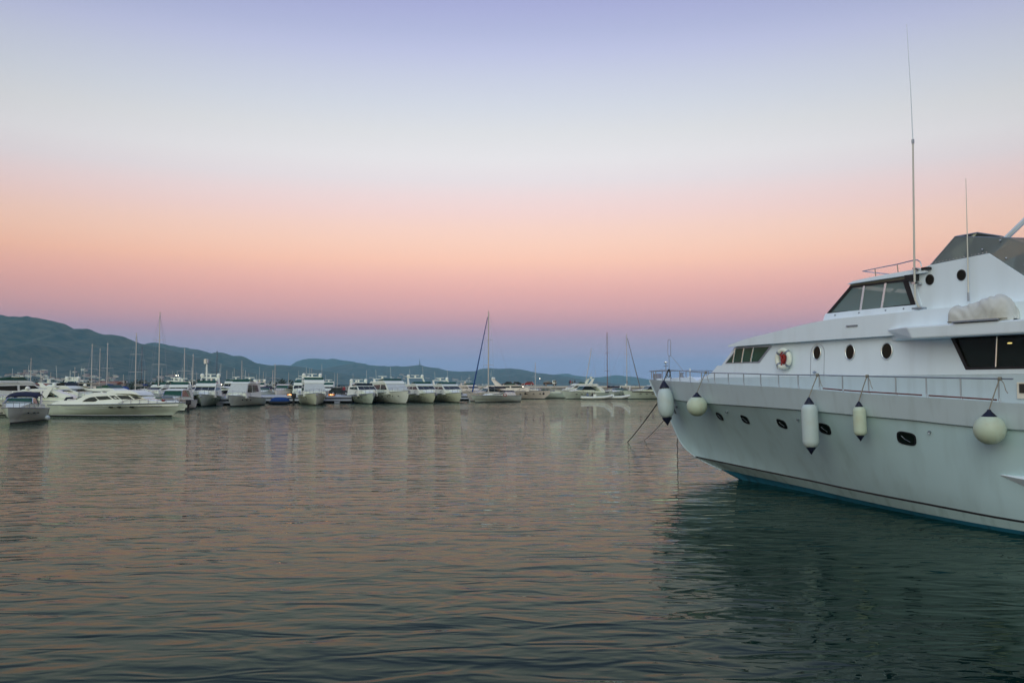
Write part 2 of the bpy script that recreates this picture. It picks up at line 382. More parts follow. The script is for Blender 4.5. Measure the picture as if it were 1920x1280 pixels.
RD = [
 Ridge(3600, 1500, [(-900, 640), (-500, 600), (-200, 580), (-60, 584), (0, 591), (22, 594), (45, 592), (60, 595), (80, 600), (92, 603), (108, 604), (122, 609), (132, 614), (148, 616), (160, 617), (175, 622), (190, 626), (205, 628), (214, 628), (240, 634), (265, 643), (300, 652), (340, 662), (380, 673), (430, 688), (480, 702), (560, 714), (640, 721)], 1.7, 0.30),
 Ridge(5000, 1500, [(100, 670), (200, 652), (265, 644), (280, 641), (290, 640), (305, 643), (330, 648), (345, 650), (372, 655), (390, 660), (400, 662), (412, 659), (425, 662), (440, 666), (450, 666), (457, 668), (465, 673), (478, 679), (490, 681), (510, 684), (522, 683), (545, 685), (580, 690), (640, 700), (720, 718)], 5.1, 0.28),
 Ridge(9400, 1800, [(480, 706), (545, 685), (556, 678), (570, 674), (585, 672), (600, 673), (612, 674), (628, 673), (640, 675), (660, 678), (700, 690), (780, 712)], 8.3, 0.2),
 Ridge(6800, 1900, [(520, 715), (600, 692), (640, 684), (655, 681), (672, 679), (690, 682), (705, 685), (715, 686), (740, 686), (760, 687), (775, 685), (786, 684), (800, 687), (822, 690), (840, 694), (870, 696), (890, 695), (905, 691), (915, 690), (935, 691), (955, 690), (975, 692), (990, 695), (1010, 699), (1045, 703), (1090, 711), (1150, 719)], 2.9, 0.25),
 Ridge(11300, 1800, [(900, 716), (980, 709), (1040, 702), (1058, 700), (1066, 701), (1080, 704), (1100, 706), (1120, 707), (1140, 705), (1155, 703), (1170, 705), (1185, 706), (1215, 711), (1250, 715), (1300, 718), (1420, 719.5), (1600, 720), (1900, 720)], 4.4, 0.2),
]
RD[0].mesh('near_mountain', h1, 'dark green mountain highest at the left edge of the bay', 300, 60)
RD[1].mesh('mountain_ridge', h1, 'green ridge stepping down behind the tall left mountain', 220, 40)
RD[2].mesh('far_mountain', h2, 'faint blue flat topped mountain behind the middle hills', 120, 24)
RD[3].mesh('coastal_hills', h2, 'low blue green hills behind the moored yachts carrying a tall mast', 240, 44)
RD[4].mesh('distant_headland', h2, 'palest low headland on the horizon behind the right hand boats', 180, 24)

# far-off towns along the foot of the hills: nobody could count them
town = MB()
def houses(rd, px0, px1, n, v0, v1, sz):
    for _ in range(n):
        v = v0 + (v1 - v0) * random.random(); Y = rd.D - rd.S + v * rd.S
        px = px0 + (px1 - px0) * random.random()
        X = (px - 960) / 1600 * Y
        if noise.noise(Vector((X / 170, Y / 120, 4.2))) < -0.02: continue
        z = rd.h(X, Y) - 3
        w_, d_, hh = [sz * random.uniform(0.5, 1.3) for _ in range(3)]; hh *= 0.7
        town.box(X - w_, Y - d_, z, X + w_, Y + d_, z + hh + 3, random.choice([0, 0, 0, 1, 2]))
        town.box(X - w_ * 1.05, Y - d_ * 1.05, z + hh + 3, X + w_ * 1.05, Y + d_ * 1.05, z + hh + 4.2, random.choice([3, 3, 1]))
        for q in range(3):
            xx = X - w_ * 0.6 + q * w_ * 0.6
            town.box(xx - 0.8, Y - d_ - 0.2, z + hh * 0.4 + 3, xx + 0.8, Y - d_ + 0.1, z + hh * 0.4 + 5, 4)
houses(RD[0], -60, 360, 90, 0.20, 0.40, 6)
houses(RD[0], -60, 420, 150, 0.30, 0.34, 6)
houses(RD[0], -60, 420, 110, 0.235, 0.255, 6)
houses(RD[0], 300, 520, 60, 0.10, 0.5, 8)
houses(RD[1], 330, 600, 120, 0.05, 0.3, 9)
houses(RD[3], 560, 760, 240, 0.03, 0.22, 9)
houses(RD[3], 680, 900, 90, 0.3, 0.55, 8)
houses(RD[3], 760, 1060, 120, 0.02, 0.12, 8)
tag(town.build('distant_town', [M['wallh'], M['white2'], M['cream2'], M['roof'], M['hwin']]), 'pale houses scattered along the foot of the hills across the bay', kind='stuff')

# lattice mast on the hill
def lattice_mast():
    D = 6700; X = wx(787, D); z0 = RD[3].h(X, D) - 4; zt = wz(671, D)
    root = empty('lattice_mast', (X, D, z0), 0, 'tall thin transmitter mast standing on the middle hill top', 'mast')
    H = zt - z0; m = MB(); b = 5.5
    cs = [(-1, -1), (1, -1), (1, 1), (-1, 1)]
    f = lambda t: b * (1 - t) + 1.6 * t
    for cx, cy_ in cs: m.tube([(cx * f(0), cy_ * f(0), 0), (cx * f(1), cy_ * f(1), H * 0.75)], 0.7, 4)
    br = MB(); n = 9
    for i in range(n):
        t0, t1 = i / n, (i + 1) / n
        for k in range(4):
            a, c = cs[k], cs[(k + 1) % 4]
            br.tube([(a[0] * f(t0), a[1] * f(t0), t0 * H * 0.75), (c[0] * f(t1), c[1] * f(t1), t1 * H * 0.75)], 0.4, 4)
            br.tube([(a[0] * f(t1), a[1] * f(t1), t1 * H * 0.75), (c[0] * f(t1), c[1] * f(t1), t1 * H * 0.75)], 0.4, 4)
    m.build('leg_frame', M['dmast'], root); br.build('bracing', M['dmast'], root)
    MB().tube([(0, 0, H * 0.75), (0, 0, H)], 0.9, 6).build('aerial', M['dmast'], root)
lattice_mast()

# ------------------------------------------------------------------ breakwater
def breakwater():
    Y0 = 250.0; top = 2.78; x0, x1 = wx(655, Y0), wx(1500, Y0)
    root = empty('breakwater', ((x0 + x1) / 2, Y0 + 3, 0), 0, 'long stone breakwater with a pale capped wall closing the harbour', 'breakwater')
    o = root.location
    wl = MB(); wl.add([(x0 - o.x, -2.2, -1), (x1 - o.x, -2.2, -1), (x1 - o.x, 3, -1), (x0 - o.x, 3, -1), (x0 - o.x, -1.2, top - .5), (x1 - o.x, -1.2, top - .5), (x1 - o.x, 3, top - .5), (x0 - o.x, 3, top - .5)],
       [(0, 3, 2, 1), (4, 5, 6, 7), (0, 1, 5, 4), (1, 2, 6, 5), (2, 3, 7, 6), (3, 0, 4, 7)])
    wl.build('wall', M['stone'], root)
    L = 6.0; n = int((x1 - x0) / L); me = None
    for i in range(n):
        if me is None:
            c = MB(); c.box(0.03, -1.45, 0, L - 0.03, 3.2, 0.5); ob = c.build('capstone', M['capstone'], root, bevel=0.04); me = ob.data
        else:
            ob = bpy.data.objects.new('capstone', me); C.objects.link(ob); ob.parent = root
        ob.location = (x0 - o.x + i * L, random.uniform(-.03, .03), top - .5 + random.uniform(-.03, .03))
    rk = MB()
    for i in range(900):
        x = random.uniform(x0, x1) - o.x; t = random.random(); r = random.uniform(.35, .8)
        c = Vector((x, -2.1 - 3.4 * (1 - t), -0.2 + t * 2.0))
        vs = []
        for q in range(8):
            d = Vector(((q & 1) * 2 - 1, ((q >> 1) & 1) * 2 - 1, ((q >> 2) & 1) * 2 - 1))
            vs.append(c + Vector([d[k] * r * random.uniform(.5, .95) for k in range(3)]))
        rk.add(vs, [(0, 2, 3, 1), (4, 5, 7, 6), (0, 1, 5, 4), (1, 3, 7, 5), (3, 2, 6, 7), (2, 0, 4, 6)])
    tag(rk.build('rock_armour', M['stone'], root), kind='stuff')
breakwater()

# ------------------------------------------------------------------ quays
def pier(name, px0, px1, Y, top, depth, label, slot=True):
    x0, x1 = wx(px0, Y), wx(px1, Y)
    root = empty(name, ((x0 + x1) / 2, Y + depth / 2, 0), 0, label, 'pier')
    hw = (x1 - x0) / 2; hd = depth / 2
    MB().box(-hw, -hd, top - .28, hw, hd, top).build('deck_slab', M['concrete'], root, bevel=.03)
    MB().box(-hw, -hd + .25, top - .48, hw, hd - .2, top - .285).build('slot_shade_strip', M['black'], root)  # black strip standing for the shade in the slot below the slab
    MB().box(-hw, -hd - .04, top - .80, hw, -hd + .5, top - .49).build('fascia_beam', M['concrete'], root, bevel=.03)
    MB().box(-hw, -hd + .8, -.6, hw, hd - .2, top - .49).build('shadow_wall', M['blackr'], root)  # black backing that stands for the shade between the piles
    n = max(2, int(2 * hw / 4.2)); me = None
    for i in range(n):
        if me is None:
            ob = MB().box(-.45, -.1, -.8, .45, .65, .32).build('pile', M['concrete'], root); me = ob.data
        else:
            ob = bpy.data.objects.new('pile', me); C.objects.link(ob); ob.parent = root
        ob.location = (-hw + 2 * hw * (i + .5) / n, -hd + .1, 0)
    return root
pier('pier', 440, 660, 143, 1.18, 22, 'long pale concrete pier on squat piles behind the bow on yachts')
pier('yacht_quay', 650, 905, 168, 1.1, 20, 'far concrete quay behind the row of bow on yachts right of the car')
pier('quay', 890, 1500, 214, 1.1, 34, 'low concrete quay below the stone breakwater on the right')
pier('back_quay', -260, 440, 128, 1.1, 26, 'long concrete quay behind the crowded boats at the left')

# shore strip behind the left marina
def clump_band(name, label, px0, px1, Y, zt, n):
    m = MB()
    for i in range(n):
        x = wx(random.uniform(px0, px1), Y); y = Y + random.uniform(-8, 8); r = random.uniform(.8, 1.9)
        c = Vector((x, y, random.uniform(.4, zt) - r * .3))
        for q in range(26):
            d = Vector((random.gauss(0, 1), random.gauss(0, 1), random.gauss(0, .8))).normalized() * r * random.uniform(.6, 1.05)
            p = c + d; s = random.uniform(.15, .4)
            a = Vector((random.uniform(-1, 1), random.uniform(-1, 1), random.uniform(-1, 1))).normalized() * s
            b_ = a.cross(Vector((random.uniform(-1, 1), random.uniform(-1, 1), random.uniform(-1, 1)))).normalized() * s
            m.add([p - a, p + b_, p + a, p - b_], [(0, 1, 2, 3)])
    return tag(m.build(name, M['foliage']), label, kind='stuff')
sh = MB(); sh.box(wx(-700, 300), 290, -1, wx(620, 300), 340, 1.0)
tag(sh.build('shore_ground', M['stone']), 'low strip of shore behind the left side of the marina', kind='structure')
clump_band('shore_trees', 'dark low trees lining the shore behind the left of the marina', -200, 600, 305, 4.4, 420)

def low_building(px0, px1, Y, ztop, wall, roofm, label, cat='building'):
    x0, x1 = wx(px0, Y), wx(px1, Y); root = empty('waterfront_building', ((x0 + x1) / 2, Y, 0), 0, label, cat)
    hw = (x1 - x0) / 2; MB().box(-hw, 0, 0.5, hw, 8, ztop - .6).build('wall', wall, root)
    rf = MB(); rf.prism([(-hw - .4, -.5, ztop - .6), (-hw - .4, 8.5, ztop - .6), (-hw - .4, 4, ztop + .2)], (2 * hw + .8, 0, 0)); rf.build('roof', roofm, root)
    n = int(hw * 2 / 3); me = None
    for i in range(n):
        x = -hw + (i + .5) * 2 * hw / n
        f = MB().box(x - .7, -.06, 1.6, x + .7, .05, ztop - 1.1).build('window', M['dmast'], root)
        MB().box(x - .58, -.09, 1.72, x + .58, -.065, ztop - 1.22).build('pane', M['hwin'], f)
low_building(-60, 118, 270, 3.5, M['wood'], M['roof'], 'long low brown building behind the boats at the far left')
low_building(292, 336, 262, 3.6, M['wood'], M['roof'], 'short brown waterfront building behind the white cabin boat')
low_building(176, 214, 262, 3.9, M['cream2'], M['roof'], 'small pale waterfront building with terracotta roof near the blue covered boat')

# ------------------------------------------------------------------ haze
hz = MB(); hz.box(-9100, -400, -1.2, 9100, 12200, 345)
hm = bpy.data.materials.new('haze'); hm.use_nodes = True; hn = hm.node_tree.nodes; hn.clear()
ho = hn.new('ShaderNodeOutputMaterial'); hv = hn.new('ShaderNodeVolumePrincipled')
hv.inputs['Color'].default_value = (0.40, 0.88, 1.0, 1); hv.inputs['Density'].default_value = 1.0e-4; hv.inputs['Anisotropy'].default_value = 0.0
hm.node_tree.links.new(hv.outputs[0], ho.inputs['Volume'])
tag(hz.build('haze', hm), 'thin evening haze over the bay fading the far hills', kind='stuff')

# ================================================================== the large motor yacht
YA = R(-60)
YM = Matrix.Translation((7.3, 27.4, 0)) @ Matrix.Rotation(YA, 4, 'Z')
def P(s, p, z): return Vector((s, -p, z))          # s aft of the stem, p to port, z up
def WP(s, p, z): return YM @ P(s, p, z)
def yacht():
    root = empty('motor_yacht', (7.3, 27.4, 0), YA, 'large white motor yacht with three decks moored bow out at the right', 'motor yacht')
    # ---- hull curves
    cl = lambda v: max(0.0, min(1.0, v))
    pT = lambda s: 3.0 * (1 - (1 - cl((s + 4.54) / 13.4)) ** 2) - 0.35 * cl((s - 12) / 8) ** 2
    pK = lambda s: 2.9 * (1 - (1 - cl((s + 4.14) / 13.2)) ** 2) - 0.35 * cl((s - 12) / 8) ** 2
    pB = mono([(-2.2, 0), (0, .42), (3.6, 1.14), (5.4, 1.68), (7.7, 2.22), (10.5, 2.6), (14, 2.75), (19.5, 2.5)])
    pW = mono([(0, 0), (1.4, .28), (3, .7), (5.4, 1.42), (7.2, 1.9), (8.8, 2.27), (10.25, 2.48), (14, 2.66), (19.5, 2.4)])
    zT = mono([(-4.54, 3.21), (-2.5, 3.15), (.4, 3.07), (2.5, 3.0), (4, 2.95), (5.4, 2.89), (6.6, 2.82), (8, 2.76), (9.3, 2.70), (10.6, 2.64), (19.5, 2.5)])
    zK = mono([(-4.14, 2.62), (-2.5, 2.52), (.7, 2.44), (2.4, 2.42), (4.7, 2.37), (6.5, 2.3), (8, 2.24), (9.8, 2.14), (19.5, 2.0)])
    zB = mono([(-2.2, .60), (3.6, .42), (7.7, .36), (10.5, .30), (19.5, .30)])
    zA = mono([(-.9, .25), (3, .16), (10, .085), (19.5, .08)])
    stem = mono([(.04, -.1), (.22, -.86), (.47, -1.79), (.6, -2.16), (.89, -2.72), (1.23, -3.02), (1.85, -3.41), (2.1, -3.6), (2.62, -4.14), (3.21, -4.54)])  # s of stem at height z
    END = 19.5
    NS = 70
    g = lambda t: t ** 1.25
    # rows: list of (s0, p(s), z(s))
    def mid(q):
        z0 = .6 + (2.57 - .6) * q; s0 = stem(z0)
        def pf(s):
            e = 1.45 - 0.75 * cl((s + 2) / 11)
            a, b = pB(max(s, -2.2)), max(0, pK(s) - .07 * cl((s + 4) * 1.2))
            return a + (b - a) * q ** e
        def zf(s): return zB(s) + (zK(s) - .035 - zB(s)) * q
        # close to the stem pull the surface in to the stem curve
        return s0, (lambda s: pf(s) * min(1.0, (max(0, s - s0) / 1.1) ** 0.75)), zf
    def rowpts(s0, pf, zf, sign=1):
        out_ = []
        for i in range(NS + 1):
            s = s0 + (END - s0) * g(i / NS)
            out_.append(P(s, sign * pf(s), zf(s)))
        return out_
    rT = (-4.54, pT, zT); rK = (-4.14, pK, zK)
    zBf = zB
    rB = (-2.16, pB, zB)
    rB2 = (-2.08, lambda s: pB(s + .02) - .004, lambda s: zB(s) - .045)
    rA = (-.9, lambda s: max(0, (pB(s) * .42 + pW(s) * .58) * min(1, max(0, s + .9) / 1.2)), zA)
    rW = (-.1, pW, lambda s: 0.0)
    rU = (.6, lambda s: pW(s) * .93, lambda s: -.35)
    rV = (1.6, lambda s: pW(s) * .6, lambda s: -.9)
    rC = (2.6, lambda s: 0.0, lambda s: -1.15)
    mids = [mid(q) for q in (0.97, 0.85, 0.7, 0.55, 0.4, 0.25, 0.12)]
    bw = MB(); hu = MB(); bs = MB(); bg_ = MB(); af = MB()
    for sg in (1, -1):
        bw.grid([rowpts(*rT, sg), rowpts(*rK, sg)])
        kin = (-4.10, lambda s: pK(s) - .07 * cl((s + 4.1) * 1.2), lambda s: zK(s) - .035)
        bw.grid([rowpts(*rK, sg), rowpts(*kin, sg)])
        hu.grid([rowpts(*kin, sg)] + [rowpts(*m_, sg) for m_ in mids] + [rowpts(*rB, sg)])
        bs.grid([rowpts(*rB, sg), rowpts(*rB2, sg)])
        bg_.grid([rowpts(*rB2, sg), rowpts(*rA, sg)])
        af.grid([rowpts(*rA, sg), rowpts(*rW, sg), rowpts(*rU, sg), rowpts(*rV, sg), rowpts(*rC, sg)])
        # inner bulwark face, cap
        ti = (-4.35, lambda s: max(0, pT(s) - .09), lambda s: zT(s) + .0)
        tb = (-4.2, lambda s: max(0, pT(s) - .12), lambda s: zT(s) - .35)
        bw.grid([rowpts(*rT, sg), rowpts(*ti, sg), rowpts(*tb, sg)])
    # transom
    tr = []
    for f_, z_ in ((pT, zT), (pK, zK)): tr.append((f_(END), z_(END)))
    tr += [(pB(END), zB(END)), (pW(END), 0), (pW(END) * .6, -.9)]
    hu.add([P(END, a, b) for a, b in tr] + [P(END, -a, b) for a, b in reversed(tr)], [tuple(range(2 * len(tr)))])
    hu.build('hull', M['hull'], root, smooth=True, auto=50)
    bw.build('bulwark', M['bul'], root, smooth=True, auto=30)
    bs.build('waterline_stripe', M['black'], root, smooth=True)
    bg_.build('boot_band', M['bootgrey'], root, smooth=True)
    af.build('antifouling', M['blue'], root, smooth=True)
    # deck
    dk = MB(); L_ = []; Rr = []
    for i in range(40):
        s = -4.3 + (END + 4.3) * i / 39
        L_.append(P(s, max(0, pT(s) - .11), zT(s) - .30)); Rr.append(P(s, -max(0, pT(s) - .11), zT(s) - .30))
    dk.grid([L_, Rr]); dk.build('deck', M['white'], root, smooth=True)

    # hull surface query (port side)
    def hullp(s, z):
        zb, zk = zB(s), zK(s) - .035
        q = cl((z - zb) / (zk - zb)); e = 1.45 - 0.75 * cl((s + 2) / 11)
        a, b = pB(max(s, -2.2)), max(0, pK(s) - .07)
        z0 = .6 + (2.57 - .6) * q; s0 = stem(z0)
        return (a + (b - a) * q ** e) * min(1.0, (max(0, s - s0) / 1.1) ** 0.75)
    def frame(s, z, f=hullp):
        p = P(s, f(s, z), z); a = (P(s + .05, f(s + .05, z), z) - p).normalized(); b = (P(s, f(s, z + .05), z + .05) - p).normalized()
        n = a.cross(b).normalized()
        if n.y > 0: n = -n
        a = b.cross(n).normalized()
        if a.x < 0: a = -a
        return p, a, b, n
    def ringprism(c, a, b, n, outl, d0, d1, inner=None):
        # outline in a,b plane, extruded from d0 to d1 along n
        m = MB(); k = len(outl)
        if inner is None:
            v = [c + a * x + b * y + n * d0 for x, y in outl] + [c + a * x + b * y + n * d1 for x, y in outl]
            return m.add(v, [tuple(range(k)), tuple(range(2 * k - 1, k - 1, -1))] + [(i, i + k, (i + 1) % k + k, (i + 1) % k) for i in range(k)])
        v = [c + a * x + b * y + n * d0 for x, y in outl] + [c + a * x + b * y + n * d1 for x, y in outl]
        v += [c + a * x + b * y + n * d1 for x, y in inner] + [c + a * x + b * y + n * d0 for x, y in inner]
        fs = []
        for i in range(k):
            j = (i + 1) % k
            for r_ in range(4):
                r2 = (r_ + 1) % 4; fs.append((r_ * k + i, r_ * k + j, r2 * k + j, r2 * k + i))
        return m.add(v, fs)
    def oval(rx, ry, n=24, e=2.0):
        o_ = []
        for i in range(n):
            t = 2 * math.pi * i / n; cx, sy = math.cos(t), math.sin(t)
            o_.append((rx * math.copysign(abs(cx) ** (2 / e), cx), ry * math.copysign(abs(sy) ** (2 / e), sy)))
        return o_
    def hexo(w_, h_):
        pts = []
        base = [(-w_, 0), (-w_ * .62, h_), (w_ * .62, h_), (w_, 0), (w_ * .62, -h_), (-w_ * .62, -h_)]
        for i in range(6):
            p0, p1, p2 = Vector(base[i - 1]), Vector(base[i]), Vector(base[(i + 1) % 6])
            for t in (.72, .88, 1.0):
                pass
            a = p1.lerp(p0, .22); b = p1.lerp(p2, .22)
            pts += [tuple(a), tuple(a.lerp(p1, .5).lerp(p1.lerp(b, .5), .5)), tuple(b)]
        return pts
    def port(w_, h_): return [(x + .12 * y, y - .10 * x) for x, y in oval(w_, h_, 24, 3.4)]
    for s, z, w_, h_ in [(-2.86, 2.14, .15, .13), (.51, 2.05, .16, .135), (1.91, 2.01, .175, .14), (3.64, 1.96, .19, .14), (5.33, 1.91, .21, .145), (7.83, 1.81, .25, .15)]:
        c, a, b, n = frame(s, z)
        o_ = ringprism(c, a, b, n, port(w_, h_), -.02, .014, port(w_ * .84, h_ * .82)).build('porthole', M['black'], root, smooth=True, auto=30)
        ringprism(c, a, b, n, port(w_ * .86, h_ * .84), -.02, .003).build('glass', M['dglass'], o_)
        MB().tube([c + a * (-w_ * .5) + b * (h_ * .35) + n * .012, c + a * (-w_ * .2) + b * (-h_ * .1) + n * .012, c + a * (w_ * .35) + b * (-h_ * .55) + n * .012], .005, 5).build('diagonal_bar', M['dsteel'], o_)  # thin steel line running diagonally across the glass
    for s, z in [(-2.4, 2.28), (1.13, 2.22), (4.44, 2.12), (8.46, 1.99)]:
        c, a, b, n = frame(s, z)
        m = MB(); m.tube([c - n * .01, c + n * .05], .028, 8); m.tube([c + n * .03, c + n * .05 - b * .04], .02, 6)
        m.build('drain_outlet', M['dsteel'], root)
    # spray wedge low on the quarter
    c, a, b, n = frame(10.6, 1.1)
    sw = MB(); sw.add([c - a * .75 + b * .10, c + a * 1.8 + b * .16, c + a * 1.8 - b * .30, c + a * .1 - b * .22,
                      c + a * .1 + n * .20 + b * .06, c + a * 1.8 + n * .26 + b * .12, c + a * 1.8 + n * .16 - b * .18],
                     [(0, 1, 5, 4), (0, 4, 3), (3, 4, 6, 2), (4, 5, 6), (0, 3, 2, 1), (1, 2, 6, 5)])
    sw.build('rubbing_wedge', M['white'], root, bevel=.02)
    # rounded strip added along the stem edge to stand for its highlight
    st = MB(); st.tube([P(stem(z) - .0, 0, z) for z in (3.18, 2.9, 2.62, 2.3, 2.1, 1.85, 1.5, 1.23, 1.05, .89, .74, .6, .47, .35, .22)], .028, 8)
    st.build('stem_highlight', M['bul'], root, smooth=True)

    # ---- main deck house
    wh = lambda s: 2.05 - .011 * max(0, 8.5 - s) ** 2
    W = lambda x, z: wh(x) - .10 * max(0, z - 3.24) * .6
    base = 2.3
    hb = MB()
    # forward block (solid), subdivided along s so that the sides curve
    def side_block(mb, top, bot, s0, s1, n, wf, mi=0, ends=True):
        secs = []
        for i in range(n + 1):
            s = s0 + (s1 - s0) * i / n; secs.append((s, bot(s), top(s)))
        rows = []
        for s, b_, t_ in secs: rows.append([P(s, -wf(s, b_), b_), P(s, -wf(s, t_), t_), P(s, wf(s, t_), t_), P(s, wf(s, b_), b_)])
        mb.grid(rows, mi, closed=True)
        if ends:
            mb.add(rows[0], [(0, 1, 2, 3)], mi); mb.add(rows[-1], [(3, 2, 1, 0)], mi)
    roofz = 4.19
    topf = mono([(-.9, 3.0), (-.84, 3.14), (.04, 3.37), (.37, 3.60), (.6, 3.615), (1.25, 4.14), (1.6, roofz), (9, roofz)])
    prof = [(-.84, 3.12), (.04, 3.37), (.37, 3.605), (.60, 3.61), (1.22, 4.13), (1.6, roofz)]
    for i in range(len(prof) - 1):
        (a0, z0), (a1, z1) = prof[i], prof[i + 1]
        side_block(hb, lambda s, a0=a0, a1=a1, z0=z0, z1=z1: z0 + (z1 - z0) * (s - a0) / (a1 - a0), lambda s: 3.235, a0, a1, 2, W, ends=(i == 0)) if z0 > 3.24 else side_block(hb, lambda s, a0=a0, a1=a1, z0=z0, z1=z1: z0 + (z1 - z0) * (s - a0) / (a1 - a0), lambda s: min(3.235, 3.0), a0, a1, 2, W)
    side_block(hb, lambda s: roofz, lambda s: 3.235, 1.6, 8.40, 22, W, ends=False)
    hb.build('deck_house', M['white'], root, smooth=True, auto=28)
    # lower coaming, a touch proud of the house side
    co = MB(); side_block(co, lambda s: 3.23 if s > -.3 else 3.0 + .23 * max(0, (s + .84) / .54), lambda s: base, -.84, 15.5, 34, lambda s, z: wh(s) + .045)
    co.build('lower_coaming', M['bul'], root, smooth=True, auto=28, bevel=.012)
    # aft part of the house round the saloon window
    hs = MB()
    for sg in (1, -1):
        y0, y1 = sg * 2.05, sg * 1.97
        for poly in ([(8.40, 3.235), (16, 3.235), (16, 3.36), (8.86, 3.36), (8.54, 4.065), (8.54, roofz), (8.40, roofz)], [(8.54, 4.065), (16, 4.065), (16, roofz), (8.54, roofz)], [(13.6, 3.36), (16, 3.36), (16, 4.065), (13.6, 4.065)]):
            hs.prism([P(s, y0 - sg * .06 * max(0, z - 3.24), z) for s, z in poly], P(0, y1 - y0, 0))
    hs.prism([P(16, -2, 3.235), P(16, 2, 3.235), P(16, 2, roofz), P(16, -2, roofz)], (-.06, 0, 0))
    hs.build('saloon_wall', M['white'], root)
    it = MB(); it.box(8.3, -1.9, 3.0, 15.9, 1.9, 3.25); it.box(8.3, -1.9, 4.12, 15.9, 1.9, 4.18); it.box(8.41, -1.9, 3.26, 8.5, 1.9, 4.11)
    it.box(9.4, -1.2, 3.26, 11.2, .2, 3.62); it.box(11.8, -.2, 3.26, 13.4, 1.2, 3.7); it.box(8.6, .9, 3.26, 15.8, .96, 4.11)
    it.build('saloon_interior', M['inter'], root)
    for s, y, z, r_, em in [(10.05, -1.5, 3.985, .06, 'lamp'), (9.25, -1.05, 3.93, .035, 'lamp')]:
        MB().ball(Vector((s, y, z)), r_, sc=(1.5, 1.5, .5)).build('saloon_lamp', M[em], root)
    # saloon window
    for sg in (1, -1):
        yy = sg * 2.0
        out_ = [(8.50, 4.085), (13.65, 4.085), (13.65, 3.34), (8.845, 3.34)]; inn = [(8.60, 4.04), (13.6, 4.04), (13.6, 3.39), (8.90, 3.39)]
        fr = ringprism(P(0, yy, 0), Vector((1, 0, 0)), Vector((0, 0, 1)), Vector((0, -sg, 0)), out_, -.03, .055, inn).build('saloon_window', M['black'], root)
        gp = MB(); gp.prism([P(s, sg * 1.985, z) for s, z in [(8.57, 4.06), (9.5, 4.06), (9.5, 3.37), (8.88, 3.37)]], P(0, .012, 0)); gp.build('pane', M['salon'], fr)
        for a_ in (9.52, 11.5):
            gp = MB(); gp.prism([P(s, sg * 1.985, z) for s, z in [(a_, 4.06), (a_ + (1.96 if a_ < 11 else 2.1), 4.06), (a_ + (1.96 if a_ < 11 else 2.1), 3.37), (a_, 3.37)]], P(0, .012, 0)); gp.build('pane', M['salon'], fr)
        for a_ in (9.5, 11.48): MB().tube([P(a_, sg * 2.03, 3.38), P(a_ + .03, sg * 2.0, 4.05)], .016, 8).build('mullion', M['chrome'], fr)
    # forward windows: one slanted frame with four panes
    def quad_on_side(wf, pts, off, th, name, m, par, inset=None, rnd=0):
        mb = MB(); v = []
        for s, z in pts: v.append(P(s, wf(s, z) + off, z))
        mb.prism(v, P(0, th, 0)); return mb.build(name, m, par)
    for sg in (1, -1):
        Ws = (lambda s, z, sg=sg: sg * (W(s, z) + .004)); o_ = lambda k, sg=sg: sg * k
        fr = quad_on_side(Ws, [(.80, 3.665), (1.39, 4.12), (2.93, 4.10), (2.42, 3.645)], o_(.0), o_(.012), 'cabin_window', M['dsteel'], root)
        e0 = [(.87, 3.69), (1.42, 4.095)]; e1 = [(2.38, 3.675), (2.82, 4.075)]
        # pane boundaries are near vertical mullions
        bx = [(1.22, 1.32), (1.64, 1.74), (2.06, 2.18)]
        ed = [(.88, 1.42)] + bx + [(2.37, 2.83)]
        for i in range(4):
            (b0, t0), (b1, t1) = ed[i], ed[i + 1]
            if t0 >= t1: pts = [(b0, 3.69), (b1, 3.685), (t1, 4.03)]
            else: pts = [(b0, 3.69), (b1, 3.685), (t1, 4.085), (t0, 4.09)]
            if i == 0: pts = [(.88, 3.69), (1.22, 3.685), (1.30, 4.0)]
            quad_on_side(Ws, pts, o_(.014), o_(.006), 'pane', M['gglass'], fr)
        for b0, t0 in bx:
            MB().tube([P(b0, Ws(b0, 3.68) + o_(.03), 3.675), P(t0, Ws(t0, 4.1) + o_(.03), 4.095)], .022, 8).build('mullion', M['chrome'], fr, smooth=True)
    # oval portholes and side door on the port side
    fW = lambda s, z: W(s, z)
    for s, z, rx, ry in [(4.67, 3.85, .145, .20), (5.76, 3.83, .155, .21), (6.85, 3.82, .165, .215)]:
        for sg in (1, -1):
            c, a, b, n = frame(s, z, fW)
            if sg < 0: c, a, b, n = [Vector((v.x, -v.y, v.z)) for v in (c, a, b, n)]
            o_ = ringprism(c, a, b, n, oval(rx, ry), -.02, .012, oval(rx * .80, ry * .85)).build('oval_porthole', M['dsteel'], root, smooth=True, auto=30)
            MB().tube([c + a * x * .92 + b * y * .94 + n * .012 for x, y in oval(rx, ry, 28)], .015, 8, closed=True).build('rim', M['chrome'], o_, smooth=True, auto=60)
            ringprism(c, a, b, n, oval(rx * .82, ry * .87), -.02, .006).build('glass', M['dglass'], o_)
    c, a, b, n = frame(4.68, 3.5, fW)
    arch = [(-.24, -.78), (.24, -.78)] + [(.24 * math.cos(t), .36 + .22 * math.sin(t)) for t in [math.pi * k / 12 for k in range(13)]]
    inn = [(x * .965, y * .988) for x, y in arch]
    dr = ringprism(c, a, b, n, arch, -.01, .007, inn).build('side_door', M['dsteel'], root)
    # door leaf lies recessed behind; porthole of the door is the first oval one
    m = MB(); hc = c - b * .16 - a * .08
    m.tube([hc + n * .0, hc + n * .07, hc + n * .07 + a * .12], .014, 6); m.ball(hc + n * .02, .035); m.build('handle', M['steel'], dr)
    # vent slot and small fittings on the side
    MB().box(9.98, -2.13, 2.72, 10.50, -2.09, 3.06).build('vent_box', M['cream2'], root, bevel=.01)
